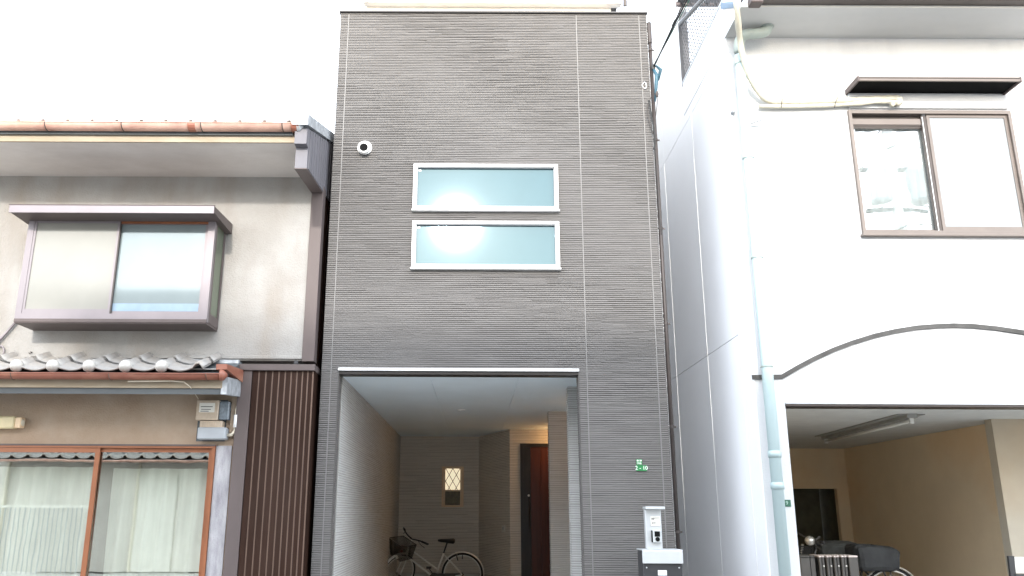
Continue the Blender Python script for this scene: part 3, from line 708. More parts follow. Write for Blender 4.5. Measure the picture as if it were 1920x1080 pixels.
def strap(px, py, y, z, r, parent, m, par):
    x = aty(px, py, y).x; b = MB(); n = 8; pts = []
    for i in range(n + 1):
        a = math.pi + math.pi * i / n; pts.append((x + .012 * i / n, y + (r + .004) * math.cos(a), z + (r + .004) * math.sin(a)))
    b.tube(pts, .0045, 5); b.build('gutter_strap', m, par)
for px in (88, 231, 379, 531): strap(px, 245, EYF - .085, zg + .012, .062, None, M['tie'], gu)
for px in (352, 546):
    x = aty(px, 245, EYF - .12).x; pts = []
    b = MB()
    for i in range(9):
        a = math.pi + math.pi * i / 8; pts.append((x, EYF - .085 + .066 * math.cos(a), zg + .012 + .066 * math.sin(a)))
    for q in range(8): b.prism([pts[q], pts[q + 1], (pts[q + 1][0] + .07, *pts[q + 1][1:]), (pts[q][0] + .07, *pts[q][1:])], (0, 0, -.001))
    b.build('gutter_joint', M['copper_red'], gu)
b = MB(); p = aty(563, 240, EYF - .1); b.lathe([(.064, 0), (.055, .03), (.02, .05)], (OXE + .02, EYF - .085, zg), 'X', 14); b.build('gutter_end', M['lead'], gu, True)

# bay window box
BY = -.46
a = aty(30, 600, BY); bx0, bx1 = -4.462, -2.602; bz0 = aty(385, 603, BY).z; bz1 = 3.93
bay = MB(); f_ = .055
wall(bay, FY(BY), bx0, bx1, bz0, bz1, [(bx0 + .06, bx1 - .07, bz0 + .075, bz1 - .05)], .05)
bw_ = bay.build('bay_window', M['mauve_light'], oh)
b = MB(); b.box(bx0, bx1, BY - .006, BY + .001, bz0 - .012, bz0 + .022, .002); b.box(bx0 + .004, bx1 - .004, BY + .002, OYF, bz0 - .02, bz0 - .001); b.build('bay_base', M['mauve'], bw_)
b = MB(); b.box(bx0 + .004, bx1 - .004, BY + .0515, OYF, bz0 + .0, bz0 + .05); b.build('bay_floor', M['mauve'], bw_)
for x in (bx0, bx1 - .02):
    b = MB(); wall(b, FXp(x + .02), BY + .0515, OYF - .002, bz0 + .001, bz1, [(BY + .09, OYF - .04, bz0 + .10, bz1 - .05)], .02); b.build('bay_side_frame', M['mauve'], bw_)
    b = MB(); b.box(x + .008, x + .012, BY + .088, OYF - .038, bz0 + .098, bz1 - .048); b.build('side_pane', M['side_glass'], bw_)
mx_ = aty(205, 590, BY).x; mx2 = aty(218, 412, BY).x; mx_ = (mx_ + mx2) / 2
def sash(x0, x1, y, z0, z1, fw, m, pane, name='sash', parent=None, bot=None):
    b = MB(); bt = bot or fw
    wall(b, FY(y), x0, x1, z0, z1, [(x0 + fw, x1 - fw, z0 + bt, z1 - fw)], .022); s_ = b.build(name, m, parent)
    if pane:
        b = MB(); b.box(x0 + fw - .003, x1 - fw + .003, y + .009, y + .013, z0 + bt - .003, z1 - fw + .003); b.build('pane', pane, s_)
    return s_
sash(bx0 + .061, mx_ + .018, BY + .004, bz0 + .076, bz1 - .051, .022, M['mauve_light'], M['frost_cream'], 'sash', bw_, .045)
sash(mx_ - .01, bx1 - .071, BY + .027, bz0 + .076, bz1 - .051, .03, M['mauve_light'], M['frost_blue'], 'sash', bw_)
b = MB(); b.box(mx_ + .022, bx1 - .102, BY + .032, BY + .0355, bz0 + .108, bz0 + .185); b.build('blue_band', mat('blue_band', (.20, .28, .36), .4, var=.1), bw_)  # flat blue band laid across the foot of the pane
b = MB(); b.box(mx_ + .019, mx_ + .030, BY + .006, BY + .026, bz0 + .077, bz1 - .052); b.build('sash_edge', M['tie'], bw_)
b = MB(); b.box(mx_ + .03, bx1 - .075, BY + .006, BY + .026, bz1 - .076, bz1 - .053); b.build('head_rail', M['sash_brown'], bw_)
# awning of the bay
ay = aty(402, 388, 0); AYF = -.72
aL = aty(18, 384, AYF).x; aR = aty(402, 386, AYF).x; aZ1 = aty(200, 385, AYF).z; aZ0 = aty(200, 399, AYF).z
b = MB(); b.box(aL, aR + .0, AYF, AYF + .012, aZ0, aZ1, .002); aw = b.build('bay_awning', M['mauve_light'], bw_)
b = MB(); b.prism([(aL, AYF + .0125, aZ0 + .012), (aL, AYF + .0125, aZ1 - .002), (aL, OYF, aZ1 + .03), (aL, OYF, aZ0 + .0)], (aR - aL, 0, 0)); b.build('awning_top', M['mauve'], bw_)
b = MB(); b.box(aL - .004, aR + .004, AYF - .004, AYF + .02, aZ1 + .0005, aZ1 + .008); b.build('awning_lip', M['mauve'], bw_)

# lower eave : tiles, gutter, fascia, boards
LYF = -.62; LXE = -2.33
zsl = .36
b = MB(); b.prism([(OXL, LYF - .02, 2.315), (OXL, OYF - .001, 2.52), (OXL, OYF - .001, 2.47), (OXL, LYF - .02, 2.28)], (LXE - OXL, 0, 0)); er = b.build('eave_roof', M['slate'], oh)
tl = tile_mesh(.336, .32, .05, 'eave_tile')
ball = MB(); ball.lathe([(.001, -.060), (.025, -.055), (.045, -.040), (.058, -.015), (.060, .005), (.052, .03), (.03, .05), (.001, .055)], (0, 0, 0), 'Y', 16)
bm_ = ball.mesh('tile_cap', M['tile_pale'], True)
xb0 = aty(238, 685, LYF).x
ncol = 9
for k in range(-2, ncol):
    x = xb0 - k * .337
    for r in range(2):
        if x > -2.55: continue
        place(tl, 'eave_tile', er, (x - .29, LYF - .03 + r * .24, 2.362 + r * .24 * zsl), (math.atan(zsl), 0, 0))
    if k > -2: place(bm_, 'tile_cap', er, (x - .005, LYF - .02, 2.385))
b = MB(); b.box(-2.92, LXE - .05, LYF + .03, OYF - .04, 2.365, 2.375); o = b.build('edge_sheet', M['tile'], er); 
b = MB(); b.box(OXL, LXE - .02, OYF - .06, OYF - .001, 2.50, 2.535); b.build('eave_flashing', M['lead'], oh)
lg = gutter('lower_gutter', OXL, LXE - .02, LYF - .075, aty(300, 700, LYF - .13).z, .052, M['copper_red'], oh)
zlg = aty(300, 700, LYF - .13).z
for px in (25, 208, 389): strap(px, 705, LYF - .075, zlg, .052, None, M['rib_line'], lg)
b = MB(); b.lathe([(.055, 0), (.05, .03), (.015, .06)], (LXE - .02, LYF - .075, zlg - .005), 'X', 12); b.build('gutter_end', M['copper_red'], lg, True)
b = MB(); b.box(OXL, LXE - .02, LYF - .004, LYF + .014, 2.185, 2.285, .002); b.build('lower_fascia', M['fascia'], oh)
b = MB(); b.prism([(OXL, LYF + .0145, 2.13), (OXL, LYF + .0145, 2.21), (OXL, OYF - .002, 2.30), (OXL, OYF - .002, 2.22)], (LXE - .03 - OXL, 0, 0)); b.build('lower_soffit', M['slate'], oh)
b = MB(); b.prism([(LXE - .029, LYF + .00, 2.13), (LXE - .029, LYF + .00, 2.29), (LXE - .029, OYF - .06, 2.33), (LXE - .029, OYF - .06, 2.17)], (.055, 0, 0)); b.build('eave_end', M['lead'], oh)
b = MB(); b.prism([(LXE - .06, LYF - .10, 2.345), (LXE - .06, LYF - .10, 2.395), (LXE - .06, OYF - .06, 2.43), (LXE - .06, OYF - .06, 2.31)], (.10, 0, 0)); b.build('eave_end_cap', M['copper_red'], oh)

# brown ribbed annex box at the corner
AX0, AX1, AY, AZ = -2.335, -1.590, -.16, 2.455
b = MB(); b.box(AX0 + .02, AX1 - .004, AY + .02, OYF + .6, GZ, AZ - .003); ax = b.build('annex', M['brown_rib'], oh)
b = MB(); b.box(AX0, AX0 + .13, AY - .006, AY + .0198, GZ, AZ - .02, .003); b.build('annex_corner', M['mauve'], ax)
b = MB(); b.box(AX0 - .012, AX1 + .006, AY - .030, AY + .3, AZ - .028, AZ + .034, .004); b.build('annex_cap', M['mauve'], ax)
x = AX0 + .135; k = 0
while x < AX1 - .03:
    pw = .070 - .0022 * k
    b = MB(); b.box(x, min(x + pw - .015, AX1), AY, AY + .0198, GZ, AZ - .029, .004); b.build('cladding_strip', M['brown_rib'], ax)
    if x + pw < AX1:
        b = MB(); b.box(x + pw - .0142, x + pw - .0010, AY + .006, AY + .0198, GZ, AZ - .029); b.build('rib_edge', M['rib_line'], ax)
    x += pw; k += 1
b = MB(); b.box(-1.80, -1.76, AY - .02, AY + .03, AZ + .035, AZ + .075, .006); b.build('end_clip', M['charcoal'], ax)

# ground-floor sliding window
wx0, wx1, wz0, wz1 = Wd
b = MB(); wall(b, FY(OYF - .03), wx0, wx1, wz0, wz1, [(wx0 + .03, wx1 - .03, wz0 + .03, wz1 - .03)], .12); sw_ = b.build('sliding_window', M['sash_brown'], oh)
msx = aty(183, 840, OYF).x
b = MB(); b.box(wx0, wx1, OYF - .036, OYF - .0305, wz1 - .012, wz1 + .004); b.build('head_flashing', M['mauve'], sw_)
sash(msx - 1.75, msx + .035, OYF - .018, wz0 + .031, wz1 - .031, .045, M['sash_brown'], M['glass_room'], 'sash', sw_)
sash(msx - .02, wx1 - .031, OYF + .008, wz0 + .031, wz1 - .031, .038, M['sash_brown'], M['glass_room'], 'sash', sw_)
b = MB(); b.box(msx + .036, msx + .10, OYF + .033, OYF + .037, wz0 + .05, 1.35); b.build('screen_edge', M['screen'], sw_)
def curtain(name, x0, x1, y, z0, z1, m, label, n=26, amp=.03, cat='curtain', group=None):
    b = MB(); V = []; seg = n * 6; nz = 6; ph = rnd.random() * 6
    for j in range(nz + 1):
        z = z1 + (z0 - z1) * j / nz
        for i in range(seg + 1):
            u = i / seg
            yy = y + amp * math.sin(2 * math.pi * n * u + .8 * math.sin(7 * u + ph) + .25 * j) * (.55 + .45 * j / nz) + amp * .5 * math.sin(n * 2.1 * u + ph)
            V.append((x0 + (x1 - x0) * u, yy, z))
    F = [(j * (seg + 1) + i, j * (seg + 1) + i + 1, (j + 1) * (seg + 1) + i + 1, (j + 1) * (seg + 1) + i) for j in range(nz) for i in range(seg)]
    b.add(V, F); o = b.build(name, m, None, True); tag(o, label, cat, group); return o
curtain('curtain', msx - 2.3, msx - .03, OYF + .17, -.02, 1.50, M['curtain'], 'wide folded pale lace curtain behind the left pane of the big ground-floor window', 13, .075, group='curtains of the ground-floor window')
curtain('curtain', msx + .12, wx1 + .3, OYF + .19, -.02, 1.49, M['curtain'], 'pale green lace curtain behind the right pane of the big ground-floor window', 9, .065, group='curtains of the ground-floor window')

# electric meter
MY = -.20
a = aty(370, 750, MY); c = aty(412, 788, MY)
em = thing('electric_meter', 'weathered electricity meter with grey terminal box beside the brown ribbed annex', 'electric meter', (a.x, MY, c.z))
b = MB(); b.box(a.x - .01, a.x + .27, MY + .101, OYF - .001, aty(370, 826, MY).z, a.z + .015); b.build('back_board', M['slate'], em)
b = MB(); b.box(a.x, c.x - .02, MY - .01, MY + .10, c.z, a.z, .008); mc = b.build('meter_case', M['meter_case'], em)
b = MB(); b.box(a.x + .03, c.x - .055, MY - .014, MY - .0105, c.z + .075, a.z - .03); b.build('dial_window', M['card'], mc)
b = MB()
b.box(a.x + .045, c.x - .075, MY - .016, MY - .0145, c.z + .125, c.z + .132); b.box(a.x + .05, c.x - .09, MY - .016, MY - .0145, c.z + .10, c.z + .106); b.box(a.x + .045, c.x - .11, MY - .016, MY - .0145, c.z + .082, c.z + .088)
b.build('printed_lines', M['ink_black'], mc)
b = MB(); b.box(c.x - .0195, c.x + .075, MY + .01, MY + .098, c.z + .006, a.z - .01, .006); b.build('glass_side', M['meter_side'], em)
d0 = aty(373, 790, MY); d1 = aty(420, 824, MY)
b = MB(); b.box(d0.x + .01, d1.x - .03, MY - .0, MY + .10, d1.z + .115, c.z - .006, .003); b.build('ribbed_cover', M['meter_case'], em)
for k in range(7):
    xk = d0.x + .022 + k * .022
    b = MB(); b.box(xk, xk + .008, MY - .004, MY - .0005, d1.z + .118, c.z - .010); b.build('cover_rib', M['meter_case'], em)
b = MB(); b.box(d0.x, d1.x + .015, MY - .022, MY + .10, d1.z, d1.z + .1145, .010); b.build('terminal_box', M['grey_box'], em)
cx = d1.x + .065
b = MB(); b.tube([(cx - .05, MY + .05, d1.z + .045), (cx - .01, MY + .05, d1.z + .05), (cx + .02, MY + .05, d1.z + .09), (cx + .02, MY + .05, d1.z + .30), (cx + .03, MY + .05, d1.z + .34), (cx + .08, MY + .05, d1.z + .385)], .015, 8); b.build('conduit', M['pvc'], em, True)
b = MB(); b.tube([(cx + .02, MY + .05, d1.z + .12), (cx + .02, MY + .05, d1.z + .24)], .021, 10); b.build('conduit_sleeve', M['sticker'], em, True)
b = MB(); b.box(cx - .04, cx + .10, OYF - .028, OYF - .0125, d1.z + .03, d1.z + .42); b.build('side_board', M['stucco_low'], em)

wr = MB(); pts = [aty(240, 715, LYF - .05), aty(320, 714, LYF - .05), aty(345, 716, LYF - .04), aty(357, 726, LYF - .03), aty(372, 748, MY - .02)]
wr.tube(pts, [.008, .008, .007, .0035, .0035], 6)
tag(wr.build('meter_wire', M['pvc'], None, True), 'thin pale wire sagging under the lower copper gutter down to the meter', 'wire')

# fluorescent light at the left edge
a = aty(0, 780, -.2); c = aty(36, 803, -.2)
fl = thing('wall_tube_lamp', 'cream fluorescent wall lamp on the brown stucco above the ground-floor window, at the left edge', 'lamp', (c.x, -.2, c.z))
b = MB(); b.box(c.x - .75, c.x - .06, -.20, OYF - .001, c.z, a.z, .012); b.build('lamp_housing', M['lamp_case'], fl)
b = MB(); b.box(c.x - .0595, c.x + .0, -.19, OYF - .002, c.z + .006, a.z - .008, .008); b.build('end_cap', M['tan_frame'], fl)
b = MB(); b.lathe([(.03, 0), (.034, .006), (.015, .014)], (c.x, -.155, (a.z + c.z) / 2), 'X', 12); b.build('socket', M['pvc'], fl)

# bits on the wall at far left: slanting pipe, coil, hook
b = MB(); b.tube([aty(-60, 690, -.13), aty(0, 637, -.13), aty(33, 600, -.13)], .013, 8)
tag(b.build('slanting_pipe', M['mauve_light'], None, True), 'thin pale pipe slanting over the stucco under the left end of the bay window', 'pipe')
p = aty(-2, 660, -.13); b = MB(); b.tube([(p.x + .05 * math.cos(t), -.13, p.z + .065 * math.sin(t)) for t in [i * math.pi / 8 for i in range(16)]], .008, 6, closed=True)
tag(b.build('cable_loop', M['mauve_light'], None, True), 'loop of pale cable at the left edge just above the lower tiles', 'cable')
p = aty(58, 660, OYF - .02); b = MB(); b.tube([(p.x, OYF, p.z), (p.x, OYF - .03, p.z), (p.x + .012, OYF - .035, p.z - .012), (p.x, OYF - .035, p.z - .022), (p.x - .012, OYF - .035, p.z - .01)], .005, 6)
tag(b.build('wall_hook', M['tie'], None, True), 'tiny dark hook in the stucco below the bay window', 'hook')

# ================================================================== WHITE HOUSE (right)
WY = -.45; WX = 2.635
wh = thing('white_house', 'white house with a dark arch line over its open garage', 'house', (6, 0, GZ))
GH = (2.915, 12.0, 2.085)
WW = (3.838, 5.512, 3.772, 5.118)
b = MB(); wall(b, FY(WY), WX + .012, 12.2, GZ, 6.0, [(WW[0], WW[1], WW[2], WW[3]), (GH[0], GH[1], -1, GH[2])], .17)
b.build('front_wall', M['white_wall'], wh)
# side wall panels with open joints
b = MB(); b.box(WX + .013, WX + .12, WY + .172, 7.4, GZ, 6.30); b.box(WX + .013, WX + .12, 1.34, 7.4, 6.301, 8.2); b.build('side_wall', M['groove'], wh)
b = MB(); b.box(WX, WX + .0118, WY + .0, WY + .315, GZ, 5.972); b.build('corner_panel', M['white_side'], wh)
ys = [-.135, 1.03, 2.53, 4.03, 5.53, 7.03]; zs = [GZ, 2.822, 5.832, 6.42]
for i in range(5):
    for j in range(3):
        b = MB(); b.box(WX, WX + .0125, ys[i] + .003, ys[i + 1] - .003, zs[j] + .004, zs[j + 1] - .004); b.build('wall_panel', M['white_side'], wh)
for y in ys[:4]:
    b = MB(); b.box(WX - .004, WX - .0002, y - .006, y + .006, GZ, 5.83); b.build('joint_strip', M['white_metal'], wh)
b = MB(); b.box(WX, WX + .0125, 1.33, 7.03, 6.42, 8.2); b.build('upper_side_panel', M['white_side'], wh)
# eave
EZ = 5.975; EF = atz(1600, 14, EZ).y
b = MB(); b.box(WX + .0, 12.2, EF, WY - .001, EZ, EZ + .05); b.build('soffit', M['white_soffit'], wh)
b = MB(); b.box(WX - .006, WX + .0, EF, 1.33, EZ + .0, 6.417); b.build('eave_side', M['white_side'], wh)
b = MB(); b.box(2.80, 12.2, EF - .10, EF - .001, EZ + .022, EZ + .07, .006); b.build('eave_gutter', M['bronze_dark'], wh)
b = MB(); b.box(2.80, 12.2, EF - .105, EF - .02, EZ + .071, EZ + .084); b.build('gutter_lip', M['bronze'], wh)
b = MB(); b.box(2.70, 2.82, EF - .12, EF - .002, EZ - .02, EZ + .11, .01); b.build('gutter_box', M['mauve'], wh)
b = MB(); b.box(2.80, 12.2, EF - .0, .5, EZ + .15, EZ + .24); b.build('roof_slab', M['cap'], wh)
# arch moulding
A_ = [aty(1411, 707, WY - .02), aty(1467, 706, WY - .02)]
arc = [(1467, 706), (1497, 688.5), (1530, 671), (1565, 655), (1600, 642), (1640, 629.5), (1680, 620.5), (1720, 614), (1760, 611), (1790, 610), (1825, 611), (1870, 615.5), (1920, 623), (1980, 636), (2060, 661), (2130, 692), (2160, 707)]
pts = [aty(x, y, WY - .02) for x, y in [(1411, 707)] + arc] + [aty(2220, 708, WY - .02)]
b = MB(); hw = .021; V = []
for i, p in enumerate(pts):
    t = (pts[min(i + 1, len(pts) - 1)] - pts[max(i - 1, 0)]).normalized(); nn = Vector((-t.z, 0, t.x))
    for s_, yy in ((1, WY), (1, WY - .02), (-1, WY - .02), (-1, WY)): V.append((p.x + nn.x * hw * s_, yy, p.z + nn.z * hw * s_))
F = [(4 * i + k, 4 * i + (k + 1) % 4, 4 * i + 4 + (k + 1) % 4, 4 * i + 4 + k) for i in range(len(pts) - 1) for k in range(4)] + [(0, 1, 2, 3)]
b.add(V, F); b.build('arch_moulding', M['arch'], wh)
# garage opening trim
b = MB(); b.box(GH[0] + .002, 12, WY - .012, WY + .18, GH[2] - .022, GH[2] - .001, .003); b.build('garage_trim', M['bronze_dark'], wh)
b = MB(); b.box(GH[0] + .0, 12, WY - .016, WY - .0005, GH[2] + .0, GH[2] + .018, .003); b.build('garage_drip', M['silver'], wh)
b = MB(); b.box(2.76, 12.2, WY + .172, 6.0, GH[2] - .0, GH[2] + .12); b.build('garage_ceiling', M['grey_in'], wh)
BX = 5.80; BYK = 5.0
b = MB(); wall(b, FY(BYK), 2.76, BX + .2, GZ, GH[2] - .001, [(2.9, 5.62, GZ - .1, 1.47)], .1); b.build('garage_back_wall', M['cream_in'], wh)
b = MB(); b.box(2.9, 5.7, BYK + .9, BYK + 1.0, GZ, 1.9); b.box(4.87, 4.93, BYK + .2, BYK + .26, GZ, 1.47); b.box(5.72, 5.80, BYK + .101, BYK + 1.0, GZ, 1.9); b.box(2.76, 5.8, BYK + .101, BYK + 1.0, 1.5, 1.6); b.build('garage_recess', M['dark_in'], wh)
b = MB(); b.box(BX, BX + .1, .85, BYK - .001, GZ, GH[2] - .001); b.build('garage_wall', M['cream_in'], wh)
p = aty(1855, 785, .75)
b = MB(); b.box(p.x, p.x + 1.6, .72, .849, GZ, GH[2] - .001); b.build('garage_pillar', mat('pillar_render', (.40, .36, .29), .85, var=.05, dirt_or_glow=((.42, .29, .16), (.8, .8, .8), .5)), wh)
b = MB(); b.box(WX + .121, WX + .125, WY + .171, BYK, GZ, GH[2] - .001); b.build('garage_wall', M['cream_in'], wh)

# bronze window with curtain
x0, x1, z0, z1 = WW
b = MB(); wall(b, FY(WY - .035), x0 - .001, x1 + .001, z0 - .001, z1 + .001, [(x0 + .03, x1 - .03, z0 + .035, z1 - .035)], .13); wf = b.build('window', M['bronze'], wh)
b = MB(); b.box(x0 - .02, x1 + .02, WY - .06, WY - .001, z0 - .028, z0 - .002, .003); b.build('sill', M['bronze'], wf)
mxx = aty(1752, 330, WY).x
b = MB(); b.box(x0 + .031, mxx - .02, WY + .03, WY + .05, z1 - .085, z1 - .036); b.build('head_gap', M['bronze_dark'], wf)
b = MB(); b.box(x0 + .031, mxx - .02, WY + .005, WY + .029, z1 - .145, z1 - .075, .004); b.build('shutter_box', M['bronze'], wf)
b = MB(); b.box(x0 + .031, mxx - .02, WY + .006, WY + .016, z1 - .158, z1 - .150); b.box(x0 + .031, mxx - .02, WY + .006, WY + .016, z1 - .176, z1 - .168); b.build('shutter_rail', M['bronze_dark'], wf)
sash(x0 + .031, mxx - .0, WY + .032, z0 + .036, z1 - .15, .022, M['bronze'], M['glass_clear'], 'sash', wf, .03)
b = MB(); b.box(mxx - .055, mxx + .0, WY - .004, WY + .0315, z0 + .037, z1 - .05, .002); b.build('meeting_stile', M['bronze_dark'], wf)
b = MB(); b.box(mxx - .045, mxx - .037, WY - .008, WY - .0045, z0 + .04, z1 - .06); b.build('stile_edge', M['silver'], wf)
sash(mxx + .001, x1 - .031, WY - .010, z0 + .036, z1 - .036, .032, M['bronze'], M['frost_w'] if 'frost_w' in M else lowe('frosted_white_pane', (.25, .265, .27), (.95, .98, 1), .06, .05), 'sash', wf, .05)
curtain('curtain', x0 + .02, mxx, WY + .10, z0 + .02, z1 - .1, M['curtain_w'], 'white lace curtain behind the left pane of the bronze framed upstairs window', 8, .02)
# awning
p = aty(1585, 178, WY); AXL, AZB = p.x, p.z
AF = atx(1612, 149, AXL + .02).y; AXR = aty(1885, 187, WY).x
zf0 = AZB + .0; zf1 = zf0 + .05
b = MB(); b.box(AXL + .02, AXR - .02, AF, AF + .02, zf0 + .002, zf1, .003); wa = b.build('window_awning', M['bronze'], wf)
b = MB(); b.box(AXL + .02, AXR - .02, AF - .006, AF - .0005, zf0 + .030, zf0 + .036); b.build('awning_groove', M['bronze_dark'], wf)
b = MB(); b.box(AXL + .021, AXR - .021, AF + .021, WY - .001, zf0 + .02, zf0 + .045); b.build('awning_panel', M['black'], wf)
for x in (AXL, AXR - .02):
    b = MB(); b.box(x, x + .0198, AF, WY - .001, zf0 - .002, zf1 + .006, .003); b.build('awning_end', M['mauve'], wf)
b = MB(); b.box(AXL + .02, AXR, WY - .03, WY - .001, z1 + .03, zf0 - .01, .002); b.build('head_panel', M['white_wall'], wf)

# green downpipe at the corner with elbow through the soffit
PX_, PY_ = 2.735, -.56
b = MB()
pe = aty(1437, 60, -.66)
b.tube([(PX_, PY_, GZ), (PX_, PY_, 5.70)], .052, 14)
dpp = b.build('downpipe', M['pipe'], wh, True)
hz = aty(1415, 63, -.66).z
b = MB(); b.tube(smooth([Vector((PX_, PY_, hz - .16)), Vector((PX_, PY_ - .02, hz - .05)), Vector((PX_ + .03, PY_ - .09, hz)), Vector((pe.x - .12, pe.y, hz)), Vector((pe.x - .03, pe.y, hz + .01)), Vector((pe.x + .01, pe.y, hz + .05)), Vector((pe.x + .01, pe.y, EZ + .01))], 2), .055, 14); b.build('pipe_elbow', M['elbow'], dpp, True)
b = MB(); b.tube([(pe.x + .01, pe.y, EZ - .012), (pe.x + .01, pe.y, EZ - .001)], .068, 16); b.build('pipe_collar', M['elbow'], dpp)
for z in (5.60, 4.54, 3.49, 2.42):
    b = MB(); b.tube([(PX_, PY_, z - .006), (PX_, PY_, z + .006)], .059, 14); b.box(PX_ - .006, PX_ + .006, PY_ + .05, WY - .001, z - .006, z + .006); b.build('pipe_clamp', M['elbow'], dpp)
for z in (1.632, 1.35):
    b = MB(); b.tube([(PX_, PY_, z - .05), (PX_, PY_, z + .01)], .060, 14); b.build('pipe_socket', M['pipe'], dpp, True)
# small fittings
p = aty(1378, 208, -.5); b = MB(); b.lathe([(.001, -.06), (.02, -.058), (.022, 0)], (p.x - .01, WY, p.z), 'Y', 12)
tag(b.build('wall_socket', M['grey_box'], None, True), 'small grey round fitting on the white corner beside the green downpipe', 'fitting')
rd = thing('wall_bracket', 'pair of thin pale rods sticking out of the white wall right of the downpipe', 'bracket', (2.81, WY, 4.96))
for (q0, q1) in (((1407, 232), (1428, 225)), ((1407, 237), (1436, 236))):
    b = MB(); b.tube([aty(*q0, WY - .012), aty(*q1, WY - .12)], .007, 6); b.build('rod', M['grey_box'], rd)
p = aty(1470, 937, WY); c = aty(1483, 950, WY)
pl = thing('garage_number_plate', 'small square green plate reading 9 on the white garage pillar', 'sign', (p.x, WY, c.z))
b = MB(); b.box(p.x, c.x, WY - .008, WY - .0005, c.z, p.z, .001); b.build('plate', M['green2'], pl)
text_mesh('number', '9', .05, ((p.x + c.x) / 2 - .008, WY - .0095, (p.z + c.z) / 2), mat('faded_print', (.35, .5, .42), .6), pl)

# insulated hose
hs = thing('insulated_hose', 'cream taped air-conditioner hose running down the white wall and doubled back under the awning', 'hose', (2.9, WY - .05, 5.2))
hy = WY - .05
EFy = EF - .05
P_ = [aty(1375, -60, EFy), aty(1379, -10, EFy), aty(1383, 30, EFy + .1), aty(1387, 75, -.72), aty(1392, 105, -.66), aty(1402, 138, -.60), aty(1417, 165, -.55), aty(1430, 183, -.52), aty(1444, 190.5, hy), aty(1470, 191.5, hy), aty(1520, 190.5, hy), aty(1570, 189, hy), aty(1610, 187.5, hy), aty(1640, 186, hy), aty(1665, 184.5, hy), aty(1682, 184, hy), aty(1687, 188, hy - .01), aty(1685, 193, hy - .02), aty(1679, 194, hy - .03)]
P_ = smooth(P_, 2)
b = MB(); b.tube(P_, [.030 + (.007 * abs(math.sin(i * .9)) if p.x > 3.6 else .002 * math.sin(i * 1.3)) for i, p in enumerate(P_)], 9); b.build('upper_run', M['hose'], hs, True)
P_ = smooth([aty(1424, 199, hy), aty(1480, 199.5, hy), aty(1560, 197.5, hy), aty(1610, 194.5, hy - .01), aty(1640, 191.5, hy - .02), aty(1665, 190, hy - .03), aty(1676, 191, hy - .035), aty(1678, 195, hy - .03), aty(1670, 197, hy - .03)], 2)
b = MB(); b.tube(P_, [.022 + (.004 * math.sin(i) if p.x > 3.6 else 0) for i, p in enumerate(P_)], 9); b.build('lower_run', M['hose'], hs, True)
for px, dx in ((1466, 3), (1567, 8)):
    b = MB(); b.tube([aty(px + dx * .5, 182, hy - .03), aty(px, 191, hy - .035), aty(px - dx * .3, 202, hy - .03)], .004, 5); b.build('tie', M['tie'], hs)

# balcony grille on the side of the white house
bg_ = thing('balcony_grille', 'metal mesh balcony screen high on the side wall of the white house', 'grille', (WX, .5, 6.42))
y0, y1, z0, z1 = -1.0, 1.30, 6.42, 7.26
g = MB(); st = .070
k = 0
for sgn in (1, -1):
    for k in range(-20, 60):
        yy = y0 + k * st
        r = clip((yy, z0), (yy + sgn * 1.2, z0 + 2.4), y0, y1, z0, z1)
        if r: g.tube([(WX + .01 + .004 * sgn, r[0][0], r[0][1]), (WX + .01 + .004 * sgn, r[1][0], r[1][1])], .0042, 4)
g.build('wire_mesh', M['mesh'], bg_)
b = MB(); b.box(WX - .01, WX + .03, y1 - .01, y1 + .02, z0 - .06, z1 + .02); b.build('end_post', M['mesh'], bg_)
b = MB(); b.box(WX - .012, WX + .03, y0, y1 + .02, z0 - .03, z0 - .0); b.build('bottom_rail', M['grey_box'], bg_)
b = MB(); b.tube([atx(1275, 45, WX), atx(1330, -14, WX)], .030, 8); b.build('top_rail', M['charcoal'], bg_)
fg = thing('balcony_floor_grating', 'dark slotted balcony floor seen from below behind the metal screen, at the top edge', 'grating', (3, 1.2, 7.3))
zz = 7.46; 
q0 = atz(1267, 13, zz); q1 = atz(1345, 13, zz)
b = MB(); b.box(q0.x, q1.x + .3, q0.y - .03, q0.y, zz, zz + .06); b.build('edge_bar', M['mauve'], fg)
for k in range(9):
    b = MB(); b.box(q0.x, q1.x + .3, q0.y - .15 - k * .13, q0.y - .08 - k * .13, zz + .01, zz + .03); b.build('slat', M['mesh'], fg)
for k in range(7):
    xx = q0.x + .05 + k * .11
    b = MB(); b.box(xx, xx + .05, q0.y - 1.2, q0.y - .04, zz + .031, zz + .05); b.build('cross_bar', M['mesh'], fg)
b = MB(); p = atx(1352, 18, WX - .03); c = atx(1376, 2, WX - .03)
b.prism([atx(1351, 17, WX - .03), atx(1376, 14, WX - .03), atx(1376, 2, WX - .03), atx(1352, 5, WX - .03)], (.02, 0, 0))
tag(b.build('glazed_panel', lowe('blue_grey_panel', (.18, .25, .33), (.6, .7, .8), .2, .1)), 'small blue-grey panel at the top edge where the white house corner meets the eave', 'panel')

